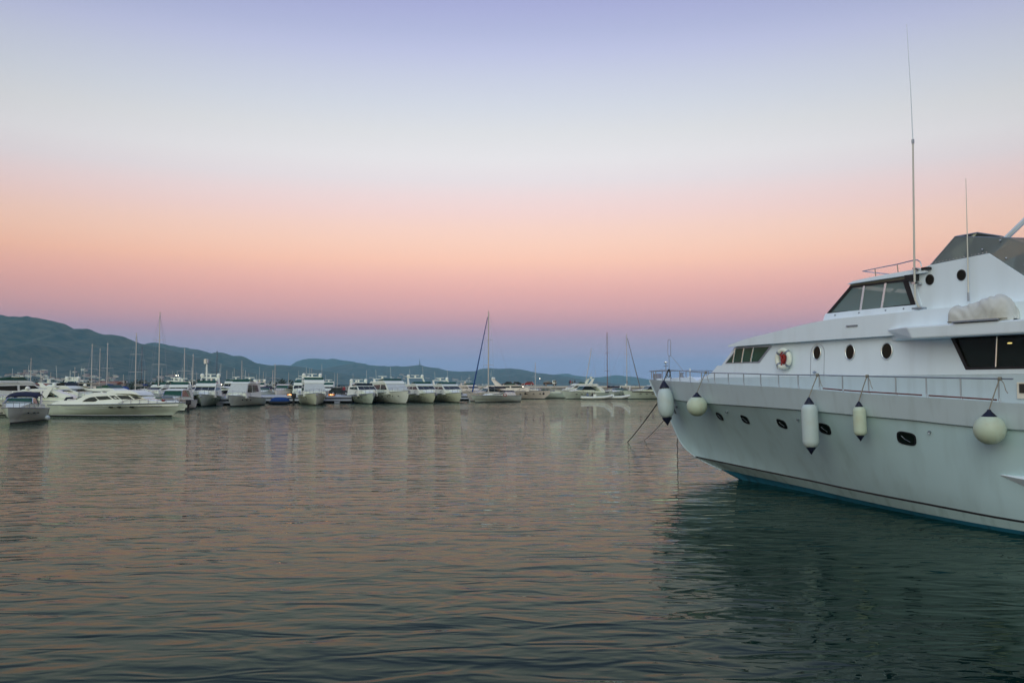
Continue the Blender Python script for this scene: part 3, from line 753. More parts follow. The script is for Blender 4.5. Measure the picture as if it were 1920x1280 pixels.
    MB().box(10.04, -2.145, 2.84, 10.38, -2.131, 3.03).build('vent_grille', M['inter'], root)

    # ---- boat deck brow (fascia) : wedge growing aft
    wf = lambda s: wh(s) + .12
    ftop = mono([(1.13, 4.20), (2.02, 4.35), (3.39, 4.50), (4.21, 4.60), (4.97, 4.67), (5.32, 4.69), (6.6, 4.70), (9, 4.73), (15.5, 4.73)])
    fb = MB(); rows = []
    ns_ = 40
    for i in range(ns_ + 1):
        s = 1.13 + (14.9 - 1.13) * (i / ns_) ** 1.2
        zt = ftop(s); zb = 4.145 + .004 * s; ww = wf(s); 
        rows.append([P(s, ww - .10, zb + .006), P(s, ww, zb), P(s, ww - .06 * (zt - zb) , zt), P(s, ww * .55 if s < 5 else max(ww * .55, 1.5), zt + (.03 if s > 1.6 else .01)), P(s, 0, zt + (.05 if s > 1.6 else .01)),
                     P(s, -(ww * .55 if s < 5 else max(ww * .55, 1.5)), zt + (.03 if s > 1.6 else .01)), P(s, -(ww - .06 * (zt - zb)), zt), P(s, -ww, zb), P(s, -(ww - .10), zb + .006)])
    fb.grid(rows); fb.grid([[r_[0] for r_ in rows], [r_[-1] for r_ in rows]])
    fb.add(rows[0], [tuple(range(9))]); fb.add(rows[-1], [tuple(range(9))])
    fb.build('brow', M['white'], root, smooth=True, auto=25)
    c, a, b, n = frame(5.95, 4.46, lambda s, z: wf(s) - .02)
    m = MB(); m.prism([c - a * .17 + b * .0, c + a * .17 + b * .0, c + a * .17 + b * .035, c - a * .17 + b * .035], n * .03); m.build('vent_slot', M['dsteel'], root)

    # ---- wing (boat deck overhang)
    wg = MB()
    for sg in (1, -1):
        zt, zb = 4.32, 4.04
        pts = [(7.00, 2.16), (7.86, 2.68), (14.9, 2.72), (14.9, 2.0), (7.0, 2.0)]
        top_ = [P(s, sg * p, zt if s > 7.2 else zt + .0) for s, p in pts]
        bot = [P(s + (.14 if i == 1 else (.30 if i == 0 else 0)), sg * (p - .0), zb + (.03 if i == 0 else 0)) for i, (s, p) in enumerate(pts)]
        wg.add(top_ + bot, [(0, 1, 2, 3, 4), (9, 8, 7, 6, 5)] + [(i, i + 5, (i + 1) % 5 + 5, (i + 1) % 5) for i in range(5)])
    wg.build('deck_wing', M['white'], root, bevel=.035)

    # ---- pilothouse
    wp0 = lambda s: 1.72 - .03 * max(0, 7.4 - s) ** 2
    WPi = lambda s, z: wp0(s) - .0 * max(0, z - 4.9)
    sill = MB(); side_block(sill, lambda s: 4.86 + (.03 if s < 4.9 else .03), lambda s: 4.66, 4.70, 7.5, 10, lambda s, z: WPi(s, z) + .05 + (4.9 - z) * .5)
    sill.build('pilothouse_sill', M['white'], root, smooth=True, auto=28)
    for s in (5.1, 5.9, 6.7, 7.2):
        MB().ball(P(s, WPi(s, 4.8) + .10, 4.82), .022, seg=8).build('stud', M['dsteel'], root)
    # window band with three side panes, raked front
    zlo, zhi = 4.90, 5.49
    wn = {}
    panes = [[(4.84, zlo), (5.86, zlo), (5.99, zhi), (5.60, zhi)], [(5.91, zlo), (6.50, zlo), (6.63, zhi), (6.04, zhi)], [(6.56, zlo + .01), (7.33, zlo + .02), (7.13, zhi), (6.69, zhi)]]
    for sg in (1, -1):
        v_out = [(4.76, 4.875), (7.47, 4.885), (7.26, 5.53), (5.55, 5.53)]
        v_in = [(4.86, zlo + .01), (7.33, zlo + .02), (7.14, zhi - .01), (5.61, zhi - .01)]
        mb = MB(); k = 4
        vo = [P(s, sg * (WPi(s, z) + .02), z) for s, z in v_out]; vi = [P(s, sg * (WPi(s, z) + .02), z) for s, z in v_in]
        vo2 = [v + P(0, -sg * .05, 0) for v in vo]; vi2 = [v + P(0, -sg * .05, 0) for v in vi]
        fs = []
        for i in range(4):
            j = (i + 1) % 4
            for A_, B_ in ((0, 4), (4, 12), (12, 8), (8, 0)): fs.append((A_ + i, A_ + j, B_ + j, B_ + i))
        mb.add(vo + vi + vo2 + vi2, fs)
        fr = mb.build('pilothouse_window', M['black'], root)
        for pn in panes:
            g_ = MB(); g_.prism([P(s, sg * (WPi(s, z) - .005), z) for s, z in pn], P(0, -sg * .008, 0)); g_.build('pane', M['clear'], fr)
        for b0, t0 in ((5.885, 6.015), (6.53, 6.66)):
            g_ = MB(); bb = P(b0, sg * (WPi(b0, zlo) + .025), zlo - .005); tt = P(t0, sg * (WPi(t0, zhi) + .025), zhi)
            g_.prism([bb + P(-.03, 0, 0), bb + P(.03, 0, 0), tt + P(.03, 0, 0), tt + P(-.03, 0, 0)], P(0, -sg * .03, 0)); g_.build('mullion', M['chrome'], fr)
        # strip above the glass, its shade under the roof put into a tan colour
        mb = MB(); mb.prism([P(s, sg * (WPi(s, z) + .015), z) for s, z in [(5.53, 5.535), (7.27, 5.535), (7.30, 5.60), (5.62, 5.60)]], P(0, -sg * .08, 0)); mb.build('window_head', M['canvas_tan'], root)
        # narrow light post aft of the glass
        mb = MB(); mb.prism([P(s, sg * (WPi(s, z) + .03), z) for s, z in [(7.48, 4.885), (7.62, 4.86), (7.40, 5.60), (7.27, 5.56)]], P(0, -sg * .1, 0)); mb.build('door_post', M['white'], root)
        mb = MB(); mb.prism([P(s, sg * (WPi(s, z) - .02), z) for s, z in [(7.56, 4.88), (7.80, 4.88), (7.80, 5.60), (7.38, 5.60)]], P(0, -sg * .06, 0)); mb.build('side_panel', M['white'], root)
    # front panes
    fbase = [(4.76, -WPi(4.76, 0), zlo), (4.60, 0, zlo), (4.76, WPi(4.76, 0), zlo)]; ftopp = [(5.54, -WPi(5.54, 0), zhi), (5.40, 0, zhi), (5.54, WPi(5.54, 0), zhi)]
    for i in range(2):
        a0, a1, b1, b0 = P(*fbase[i]), P(*fbase[i + 1]), P(*ftopp[i + 1]), P(*ftopp[i])
        g_ = MB(); g_.add([a0, a1, b1, b0, a0 + Vector((.01, 0, 0)), a1 + Vector((.01, 0, 0)), b1 + Vector((.01, 0, 0)), b0 + Vector((.01, 0, 0))], [(0, 1, 2, 3), (7, 6, 5, 4), (0, 4, 5, 1), (1, 5, 6, 2), (2, 6, 7, 3), (3, 7, 4, 0)])
        wd = g_.build('windscreen', M['clear'], root)
        MB().tube([a0, b0], .03, 6).build('frame_post', M['black'], wd); MB().tube([a1 + P(-.01, 0, 0), b1 + P(-.01, 0, 0)], .025, 6).build('centre_bar', M['black'], wd)
        MB().tube([a0, a1], .025, 6).build('lower_bar', M['black'], wd)
    # inside: helm and floor
    hm_ = MB(); hm_.box(4.95, -1.3, 4.70, 7.7, 1.3, 4.80); hm_.build('pilothouse_floor', M['inter'], root)
    hm_ = MB(); hm_.box(5.2, -1.2, 4.80, 5.7, 1.2, 5.05); hm_.box(6.5, -.9, 4.8, 7.0, -.3, 5.25); hm_.box(6.9, -.9, 5.1, 7.02, -.3, 5.4); hm_.box(7.62, -1.5, 4.8, 7.68, 1.5, 5.55)
    hm_.build('helm_console', M['interw'], root, bevel=.03)
    MB().tube([P(5.4, .7, 4.9), P(6.1, .5, 5.5)], .03, 6).build('helm_strut', M['dsteel'], root)
    # roof
    rfm = MB(); rows = []
    rz0 = mono([(5.55, 5.575), (7.2, 5.60), (7.9, 5.62)]); rz1 = mono([(5.55, 5.585), (5.72, 5.64), (7.72, 5.735), (7.9, 5.75)])
    for i in range(15):
        s = 5.55 + 2.25 * i / 14; ww = wp0(s) + .12
        rows.append([P(s, ww, rz0(s)), P(s, ww - .03, rz1(s)), P(s, 0, rz1(s) + .05), P(s, -ww + .03, rz1(s)), P(s, -ww, rz0(s))])
    rfm.grid(rows, closed=True); rfm.add(rows[0], [(0, 1, 2, 3, 4)]); rfm.add(rows[-1], [(4, 3, 2, 1, 0)])
    rfm.build('pilothouse_roof', M['white'], root, smooth=True, auto=25)
    MB().box(7.30, -1.90, 5.46, 7.58, -1.755, 5.60).build('dark_notch', M['black'], root)  # black block where the roof edge has a dark notch
    MB().box(7.70, -1.86, 5.68, 7.90, -1.74, 5.74).build('dark_notch_aft', M['black'], root, bevel=.01)  # second black block, for the dark notch farther aft
    # flybridge sides
    fl = MB()
    prof = [(7.56, 4.72), (7.40, 5.60), (7.63, 5.74), (7.84, 5.79), (9.24, 5.88), (9.97, 5.30), (10.6, 4.82), (14.5, 4.78), (14.5, 4.70)]
    for sg in (1, -1):
        y0 = 1.72
        v = [P(s, sg * (y0 + .012 - .0 * z), z) for s, z in prof]
        fl.prism(v, P(0, -sg * .07, 0))
    fl.build('flybridge_side', M['white'], root, bevel=.008)
    MB().box(7.75, -1.6, 5.0, 14.4, 1.6, 5.05).build('flybridge_deck', M['white'], root)
    for sg in (1, -1):
        for s, z in ((7.84, 5.45), (8.61, 5.47)):
            c = P(s, sg * 1.735, z)
            o_ = ringprism(c, Vector((1, 0, 0)), Vector((0, 0, 1)), Vector((0, -sg, 0)), oval(.105, .125), -.01, .014, oval(.085, .105)).build('round_porthole', M['black'], root)
            ringprism(c, Vector((1, 0, 0)), Vector((0, 0, 1)), Vector((0, -sg, 0)), oval(.09, .11), -.01, .006).build('glass', M['dglass'], o_)
    # flybridge tinted screen: side panels, front corner panels, centre
    def slab(name, pts, th, m, par):
        pts = [P(*q) for q in pts]; n = (pts[1] - pts[0]).cross(pts[2] - pts[0]).normalized() * th
        return MB().prism(pts, n).build(name, m, par)
    def edge(name, pts, r_, m, par): return MB().tube([P(*q) for q in pts], r_, 6).build(name, m, par)
    for sg in (1, -1):
        A_ = [(7.84, sg * 1.70, 5.79), (8.44, sg * 1.66, 6.375), (9.55, sg * 1.66, 6.18), (9.98, sg * 1.70, 6.10), (12.4, sg * 1.70, 5.9), (12.4, sg * 1.70, 4.84), (10.6, sg * 1.70, 4.84), (9.97, sg * 1.70, 5.30), (9.24, sg * 1.70, 5.87)]
        sc_ = slab('flybridge_screen', A_, .008, M['tint'], root)
        edge('top_trim', [A_[1], A_[2], A_[3], A_[4]], .013, M['dsteel'], sc_)
        edge('corner_trim', [A_[0], A_[1]], .013, M['dsteel'], sc_)
        F_ = [(7.84, sg * 1.70, 5.79), (7.74, sg * .50, 5.84), (8.25, sg * .5, 6.60), (8.44, sg * 1.66, 6.375)]
        s2 = slab('screen_corner', F_, .008, M['tint2'], root)
        edge('top_trim', [F_[2], F_[3]], .013, M['dsteel'], s2)
        for k in range(16):
            t = k / 15; s_ = 7.92 + (9.2 - 7.92) * t; z_ = 5.80 + .075 * t + .02
            MB().ball(P(s_, sg * 1.745, z_ + .01), .013, seg=6).build('rivet', M['steel'], sc_)
        for s_, z_ in ((9.50, 6.12), (9.1, 5.98), (9.62, 5.72), (10.0, 5.52)):
            MB().ball(P(s_, sg * 1.73, z_), .022, seg=8).build('screen_bolt', M['steel'], sc_)
        edge('arch_strut', [(9.24, sg * 1.60, 5.92), (10.5, sg * 1.60, 6.93), (10.9, sg * 1.55, 7.2)], .055, M['white'], root)
    s2 = slab('screen_centre', [(7.74, -.5, 5.84), (7.74, .5, 5.84), (8.25, .5, 6.60), (8.25, -.5, 6.60)], .008, M['tint2'], root)
    edge('top_trim', [(8.25, -.5, 6.6), (8.25, .5, 6.6)], .013, M['dsteel'], s2)
    MB().box(10.75, -1.62, 7.15, 11.2, 1.62, 7.25).build('radar_arch', M['white'], root, bevel=.03)
    # aft superstructure beyond the frame, plain continuation
    MB().box(10.62, -1.66, 4.79, 14.4, 1.66, 5.0).build('boat_deck', M['white'], root, bevel=.02)
    # roof handrail
    hr = MB(); k1 = [(6.06, 1.78, 5.85), (6.6, 1.80, 5.88), (7.06, 1.81, 5.90), (7.5, 1.83, 5.94), (7.60, 1.83, 5.93), (7.67, 1.83, 5.88), (7.70, 1.83, 5.77)]
    hr.tube([P(6.02, 1.2, 5.85)] + [P(*q) for q in k1], .014, 8); hr.tube([P(6.02, 1.2, 5.85), P(6.02, -1.2, 5.85)] + [P(a_, -b_, c_) for a_, b_, c_ in k1], .014, 8)
    rl = hr.build('roof_handrail', M['steel'], root, smooth=True)
    for sg in (1, -1):
        for s in (6.42, 7.06): MB().tube([P(s, sg * (wp0(s) + .08), rz1(s)), P(s, sg * (wp0(s) + .1), 5.88)], .012, 6).build('stanchion', M['steel'], rl)
    # aerials
    a1 = MB(); a1.tube([P(7.72, 1.98, 4.80), P(7.62, 1.98, 5.0), P(7.60, 1.95, 5.8), P(7.62, 1.92, 8.73)], [.026, .026, .025, .019], 8)
    o_ = a1.build('aerial_mast', M['mast'], root, smooth=True)
    MB().tube([P(7.62, 1.92, 8.73), P(7.58, 1.90, 10.0), P(7.49, 1.86, 11.6)], [.013, .009, .005], 6).build('whip', M['white'], o_, smooth=True)
    MB().tube([P(7.62, 1.92, 8.68), P(7.62, 1.92, 8.78)], .032, 8).build('collar', M['dsteel'], o_)
    MB().box(7.58, -2.06, 4.76, 7.84, -1.88, 4.80).build('foot', M['dsteel'], o_)
    MB().box(7.56, -1.98, 5.70, 7.64, -1.80, 5.74).build('bracket', M['steel'], o_); MB().box(7.56, -2.0, 5.36, 7.64, -1.70, 5.40).build('bracket', M['steel'], o_)
    a2 = MB(); a2.tube([P(8.82, 1.84, 4.9), P(8.82, 1.82, 5.9), P(8.80, 1.78, 7.62)], [.016, .013, .006], 6); o_ = a2.build('whip_aerial', M['mast'], root, smooth=True)
    MB().tube([P(8.82, 1.84, 4.86), P(8.82, 1.84, 5.05)], .022, 8).build('clamp', M['dsteel'], o_)

    # ---- rails
    zr = mono([(-4.5, 3.51), (-3.2, 3.52), (.86, 3.37), (2.43, 3.33), (3.98, 3.28), (5.5, 3.25), (7.0, 3.21), (8.5, 3.17), (10.1, 3.13), (19, 3.0)])
    pr = lambda s: max(.0, pT(s) - .045)
    stn = [-4.35, -3.85, -3.15, -2.35, -1.55, -.75, .05, .86, 1.64, 2.43, 3.22, 3.98, 4.74, 5.49, 6.24, 7.01, 7.75, 8.51, 9.29, 10.09]
    for sg in (1, -1):
        rm = MB(); path = [P(-4.52 + 14.9 * i / 60, sg * pr(-4.52 + 14.9 * i / 60), zr(-4.52 + 14.9 * i / 60)) for i in range(61)]
        rm.tube(path, .015, 8); rl = rm.build('guard_rail', M['dsteel'], root, smooth=True)
        for s in stn:
            MB().tube([P(s, sg * pr(s), zr(s)), P(s + .0, sg * pr(s), zT(s) + .08), P(s + .05, sg * (pr(s) + .02), zT(s) - .05)], .0165, 6).build('stanchion', M['dsteel'], rl)
        tk = MB()
        for s0_, s1_ in ((5.62, 6.22), (6.30, 8.4), (8.57, 10.05)):
            tk.tube([P(s0_ + (s1_ - s0_) * i / 6, sg * (pr(s0_ + (s1_ - s0_) * i / 6) + .01), zT(s0_ + (s1_ - s0_) * i / 6) + .045) for i in range(7)], .017, 6)
        tk.build('teak_strip', M['teak'], rl)
    # ---- foredeck
    fk = MB(); fk.shell([(-3.9, 2.85), (-3.9, 3.24), (-1.3, 3.27), (-.9, 3.12), (-.9, 2.85)], lambda x, z: .2 + .24 * (x + 3.9)); o_ = fk.build('foredeck_locker', M['white'], root, bevel=.02)
    m = MB(); m.lathe([(.09, 0), (.09, .03), (.05, .05), (.05, .13), (.09, .15), (.09, .17), (.02, .18)], Matrix.Translation(P(-2.36, .35, 3.26)), 12); m.build('capstan', M['dsteel'], root, smooth=True)
    m = MB(); m.lathe([(.05, 0), (.05, .03), (.02, .05), (.02, .28), (.001, .33)], Matrix.Translation(P(-2.05, .25, 3.26)), 10); m.build('deck_light', M['white2'], root, smooth=True)
    m = MB(); m.box(-4.2, -.10, 3.2, -3.95, .10, 3.42); m.build('bow_roller', M['dsteel'], root, bevel=.02)
    m = MB(); m.tube([P(-3.42, 0, 3.2), P(-3.42, 0, 4.04)], .012, 6); m.tube([P(-3.48, 0, 4.08), P(-3.48, 0, 4.52), P(-3.46, 0, 4.6), P(-3.40, 0, 4.63), P(-3.34, 0, 4.6), P(-3.33, 0, 4.52), P(-3.33, 0, 4.08), P(-3.36, 0, 4.04), P(-3.45, 0, 4.04)], .009, 6, closed=True)
    m.build('jack_staff', M['dsteel'], root, smooth=True)
    MB().tube([P(-3.33, 0, 4.06), P(-2.9, 0, 3.7), P(-2.7, 0, 3.52)], .005, 5).build('staff_stay', M['rope'], root)
    m = MB(); m.tube([P(-3.18, .35, 3.15), P(-3.18, .35, 3.78)], .014, 6); m.tube([P(-3.28, .35, 3.68), P(-3.08, .35, 3.68)], .012, 6); nl = m.build('bell_post', M['dsteel'], root)
    MB().ball(P(-3.18, .35, 3.80), .06, seg=10).build('bell', M['chrome'], nl, smooth=True)
    return root, hullp, pT, zT, zr, pr
YR, hullp, ypT, yzT, yzr, ypr = yacht()

# ---- fenders hanging from the rail
def dirt_cyl(prof): return prof
def fender(s, off, ztop, zbot, r, rope_s, ball, label, m_, bothcaps=True, loopy=False, lean=0.0, thick=None):
    zc = (ztop + zbot) / 2
    c = WP(s, off, zc)
    root = empty('ball_fender' if ball else 'cylinder_fender', c, YA, label, 'fender')
    H = (ztop - zbot) / 2
    tilt = Matrix.Rotation(lean, 4, 'Y')
    if ball:
        prof = [(r * math.sin(math.pi * i / 18) + 1e-4, -r * math.cos(math.pi * i / 18)) for i in range(18)] + [(r * .16, r * 1.0)]
        b_ = MB().lathe(prof, tilt, 32).build('body', m_, root, smooth=True, auto=60)
        MB().lathe([(r * .50, r * .865), (r * .47, r * .90), (r * .16, r * 1.22), (r * .10, r * 1.34), (1e-3, r * 1.36)], tilt, 24).build('cap', M['rubber'], root, smooth=True)
        top = tilt @ Vector((0, 0, r * 1.3))
    else:
        k = min(r * .9, H * .35) if not loopy else H * .72; prof = []
        prof = [(r * (.45 + .55 * math.sin(math.pi / 2 * i / 8)), -H + k * (1 - math.cos(math.pi / 2 * i / 8))) for i in range(9)]
        if loopy: prof = [(r * (.30 + .72 * (1 - (1 - i / 8) ** 2.6) ** .6), -H + H * i / 8) for i in range(8)]
        prof += [(r * 1.01, 0)] + [(a_, -z_) for a_, z_ in reversed(prof)]
        MB().lathe(prof, tilt, 28).build('body', m_, root, smooth=True, auto=60)
        cap = [(r * .62, H - .03), (r * .58, H + .02), (r * .18, H + r * .75), (r * .10, H + r * .85), (1e-3, H + r * .87)]
        MB().lathe(cap, tilt, 20).build('cap', M['rubber'], root, smooth=True)
        MB().lathe([(1e-3, -(H + r * .87)), (r * .06, -(H + r * .85)), (r * .12, -(H + r * .72)), (r * .58, -(H + .01)), (r * .62, -(H - .03))], tilt, 20).build('cap', M['rubber'], root, smooth=True)
        top = tilt @ Vector((0, 0, H + r * .8))
    # rope from the cap to the rail, in the fender's own frame
    Wi = (Matrix.Translation(c) @ Matrix.Rotation(YA, 4, 'Z')).inverted()
    e = Wi @ WP(rope_s, ypr(rope_s) + .02, yzr(rope_s) + .01)
    edge_ = Wi @ WP(rope_s * .5 + s * .5, ypT(rope_s * .5 + s * .5) + .02, yzT(s) + .0)
    m = MB(); m.tube([top, top.lerp(e, .5) + Vector((0, -.01, 0)), e], .012 if not loopy else .016, 6)
    for q in range(3): m.tube([e + Vector((.0, .03 * math.cos(t), .03 * math.sin(t))) + Vector((q * .022 - .02, 0, -.01)) for t in [2 * math.pi * k / 10 for k in range(10)]], .010, 5, closed=True)
    m.tube([e + Vector((.02, -.03, 0)), e + Vector((.10, -.04, -.10)), e + Vector((.13, -.03, -.24)), e + Vector((.17, -.03, -.30))], .008, 5)
    if loopy:
        m.tube([e + Vector((.05 + .07 * math.cos(t), -.05, -.12 + .13 * math.sin(t))) for t in [2 * math.pi * k / 16 for k in range(16)]], .010, 5, closed=True)
    m.build('lashing', M['drope'] if loopy else M['rope'], root, smooth=True)
    return root
fender(-2.324, 1.10, 2.93, 1.88, .27, -2.45, False, 'fat white cylinder fender hanging at the yacht bow tip', M['fwhite'], loopy=True, lean=R(-7))
fender(.126, 1.93, 2.67, 2.05, .312, .35, True, 'round cream ball fender near the yacht bow', M['fyel'])
fender(5.313, 2.92, 2.53, 1.455, .199, 5.45, False, 'long white cylinder fender with navy ends amidships', M['fwhite'], lean=R(-2))
fender(6.837, 3.01, 2.50, 1.828, .146, 6.99, False, 'short thin cylinder fender with navy tips right of the long one', M['fyel'], lean=R(-2))
fender(10.02, 3.19, 2.41, 1.82, .298, 10.13, True, 'large yellowed ball fender nearest to the viewer', M['fyel'])

# ---- life ring on the deck house
def life_ring():
    wh = lambda s: 2.05 - .011 * max(0, 8.5 - s) ** 2
    s, z = 3.52, 3.725; c = WP(s, wh(s) + .085, z)
    root = empty('life_ring', c, YA - R(5), 'white life ring with red coiled line hung on the deck house', 'life ring')
    Rm, r = .235, .068
    path = [Vector((Rm * math.cos(t), 0, Rm * math.sin(t))) for t in [2 * math.pi * k / 36 for k in range(36)]]
    MB().tube(path, r, 12, closed=True).build('ring', M['white2'], root, smooth=True, auto=60)
    for k in range(4):
        t = math.pi / 4 + k * math.pi / 2; d = Vector((math.cos(t), 0, math.sin(t)))
        tt = Vector((-math.sin(t), 0, math.cos(t)))
        MB().tube([d * Rm + tt * (-.03), d * Rm + tt * .03], r * 1.06, 12).build('band', M['dsteel'], root, smooth=True)
    m = MB()
    for k in range(9):
        y = -.04 + .01 * k; ph = k * .7
        m.tube([Vector((.05 * math.cos(t) * (1 + .2 * math.sin(ph)) + .01, y, .11 * math.sin(t + ph * .1) - .01 + .02 * math.sin(ph))) for t in [2 * math.pi * q / 14 for q in range(14)]], .018, 5, closed=True)
    m.tube([Vector((.02, -.03, .2)), Vector((-.06, -.05, .10)), Vector((.03, -.05, -.05)), Vector((-.03, -.05, -.17))], .02, 6)
    m.build('throw_line', M['red'], root, smooth=True)
    MB().tube([Vector((-.2, -.03, .03)), Vector((-.24, -.05, -.1)), Vector((-.17, -.05, -.28))], .01, 5).build('grab_rope', M['rope'], root)
life_ring()

# ---- covered tender on the boat deck
def covered():
    c = WP(9.44, 2.38, 4.33)
    root = empty('covered_liferaft', c, YA, 'lumpy pale tarpaulin covering gear on the yacht side wing', 'covered tender')
    # local x aft, y to starboard; long lump with a high aft end and a thin forward end
    prof = mono([(-.70, .03), (-.67, .26), (-.58, .38), (-.3, .38), (-.05, .42), (.15, .50), (.38, .56), (.55, .49), (.66, .33), (.71, .04)])
    wid = mono([(-.70, .08), (-.6, .24), (0, .30), (.4, .32), (.62, .26), (.71, .10)])
    rows = []; n = 46
    for i in range(n + 1):
        x = -.70 + 1.41 * i / n; h_, w_ = prof(x), wid(x); row = []
        for k in range(25):
            a_ = math.pi * k / 24
            yy = -math.copysign(abs(math.cos(a_)) ** .8, math.cos(a_)) * w_; zz = abs(math.sin(a_)) ** .7 * h_
            f = 1 + .11 * noise.noise(Vector((x * 7 + zz * 6, a_ * 1.3, 1.1))) + .05 * noise.noise(Vector((x * 16 + zz * 14, a_ * 2.2, 5.1)))
            row.append(Vector((x + .03 * noise.noise(Vector((x * 4, a_ * 2, 2))), yy * f, zz * f)))
        rows.append(row)
    mb = MB(); mb.grid(rows); mb.build('tarpaulin', M['tarp'], root, smooth=True, auto=70)
    MB().tube([Vector((-.64 + 1.3 * i / 20, -wid(-.64 + 1.3 * i / 20) - .015, .035)) for i in range(21)], .012, 6).build('tie_rope', M['rope'], root, smooth=True)
    MB().box(-.45, -.36, 0, .55, .30, .035).build('cradle', M['dsteel'], root, bevel=.01)
covered()

# ---- mooring lines and anchor chain
def rope_thing(name, a, b, sag, r, m_, label, cat, n=20):
    a = Vector(a); b = Vector(b); mid_ = b.copy()
    root = MB()
    pts = []
    for i in range(n + 1):
        t = i / n; p = a.lerp(b, t); p.z -= sag * 4 * t * (1 - t); pts.append(p - b)
    root.tube(pts, r, 6); o = root.build(name, m_, smooth=True); o.location = b
    return tag(o, label, cat)
rope_thing('mooring_line', WP(-4.02, .05, 2.35), (6.2, 46.5, -.15), .06, .022, M['drope'], 'thick dark mooring line slanting from the yacht bow into the water', 'mooring line')
rope_thing('mooring_line', WP(-3.45, .02, 1.95), (wx(1205, 48.5), 48.5, -.15), .06, .014, M['rope'], 'thin pale mooring line below the thick one at the yacht bow', 'mooring line')
def chain():
    top = WP(-3.02, 0, 1.22); root = empty('anchor_chain', (top.x, top.y, 0), 0, 'thin dark chain hanging from the yacht stem into the water', 'chain')
    n = 26; me = None
    for i in range(n):
        if me is None:
            pts = [Vector((.012 * math.cos(t), 0, .036 * math.sin(t))) for t in [2 * math.pi * k / 10 for k in range(10)]]
            o = MB().tube(pts, .007, 5, closed=True).build('link', M['blackr'], root, smooth=True); me = o.data
        else:
            o = bpy.data.objects.new('link', me); C.objects.link(o); o.parent = root
        o.location = (.012 * math.sin(i * .9), 0, 1.20 - i * .052); o.rotation_euler = (0, 0, (i % 2) * math.pi / 2 + .3)
chain()

# ================================================================== the far marina
def place(name, stem_px, Y, alpha, L, label, cat, group=None, frac=.46):
    a = R(alpha); hx, hy = math.sin(a), -math.cos(a)
    sx = wx(stem_px, Y)
    c = (sx - hx * L * frac, Y - hy * L * frac, 0)
    return empty(name, c, math.atan2(hy, hx), label, cat, group)
def hull_w(L, B):
    return lambda x: B / 2 * (max(0.0, 1 - max(0.0, (x / L + .5 - .34) / .66) ** 2.0)) * (1 - .12 * max(0, (.2 - (x / L + .5)) / .2))
def small_hull(root, L, B, Hb, Hs, m, deck=None, boot=None, stripe=None):
    w = hull_w(L, B); N = 22
    zs = lambda t: Hs + (Hb - Hs) * t ** 1.5
    def row(ff, wf_, zf):
        return [(-L / 2 + L * ff * i / N, wf_(i / N), zf(i / N)) for i in range(N + 1)]
    def rows(sg):
        bw = lambda t: sg * B / 2 * max(0.0, 1 - max(0, (t - .34) / .66) ** 2.0) * (1 - .1 * max(0, (.2 - t) / .2))
        bm_ = lambda t: sg * B / 2 * .93 * max(0.0, 1 - max(0, (t - .28) / .72) ** 1.6) * (1 - .1 * max(0, (.2 - t) / .2))
        bc = lambda t: sg * B / 2 * .80 * max(0.0, 1 - max(0, (t - .20) / .80) ** 1.3)
        bl = lambda t: sg * B / 2 * .74 * max(0.0, 1 - max(0, (t - .12) / .88) ** 1.2)
        return [row(1.0, bw, zs), row(.985, lambda t: bm_(t) * 1.0 + (bw(t) - bm_(t)) * .3, lambda t: zs(t) * .72), row(.965, lambda t: bc(t) + (bw(t) - bc(t)) * .35, lambda t: zs(t) * .42 + .03), row(.94, bc, lambda t: .22 + .25 * t ** 2), row(.91, bl, lambda t: .10), row(.88, lambda t: bl(t) * .95, lambda t: -.25)]
    h = MB(); b2 = MB()
    for sg in (1, -1):
        r = rows(sg); h.grid(r[:4]); h.grid(r[3:5]); b2.grid(r[4:6])
    rr, rl = rows(1), rows(-1)
    h.add([q[0] for q in rr[:5]] + [q[0] for q in reversed(rl[:5])], [tuple(range(10))])
    b2.add([rr[4][0], rr[5][0], rl[5][0], rl[4][0]], [(0, 1, 2, 3)])
    o = h.build('hull', m, root, smooth=True, auto=50); b2.build('boot_top', boot or M['black'], root, smooth=True)
    d = MB(); a_ = [(x, y * .97, z - .04) for x, y, z in rr[0]]; c_ = [(x, y * .97, z - .04) for x, y, z in rl[0]]
    mid_ = [(x, 0, z + .02) for x, y, z in rr[0]]; d.grid([a_, mid_, c_]); d.build('deck', deck or M['white2'], root, smooth=True)
    rb = MB()
    for r in (rr, rl): rb.tube([(x, y * 1.005, z) for x, y, z in r[0]], .035, 5)
    rb.build('rubbing_strake', M['dsteel'], root)
    if stripe:
        s_ = MB()
        for r in (rr, rl):
            q = [(x, y * 1.012, z - .10) for x, y, z in r[0]][2:20]; q2 = [(x, y * 1.01, z - .24) for x, y, z in r[0]][2:20]
            s_.grid([q, q2])
        s_.build('side_stripe', stripe, root)
    def sheer(x): return zs(x / L + .5)
    return w, sheer
def bow_rail(root, L, w, sheer, x0=0.05, h=.62, n=5, m=None):
    m = m or M['steel']
    pts = []
    for i in range(13): x = x0 * L + (L * .49 - x0 * L) * i / 12; pts.append((x, w(x) * .93, sheer(x) + h * min(1, i / 2.0 + .15)))
    full = pts + [(x, -y, z) for x, y, z in reversed(pts)]
    r = MB().tube(full, .028, 5).build('bow_rail', m, root, smooth=True)
    for sg in (1, -1):
        for i in range(n):
            x = x0 * L + (L * .47 - x0 * L) * (i + .5) / n
            MB().tube([(x, sg * w(x) * .93, sheer(x)), (x, sg * w(x) * .93, sheer(x) + h * .97)], .024, 4).build('stanchion', m, r)
def window_strip(root, pts, w, sg, m=None, name='side_window', off=.02):
    mb = MB(); mb.prism([(x, sg * (w(x, z) + off), z) for x, z in pts], (0, -sg * .04, 0)); return mb.build(name, m or M['dglass'], root)
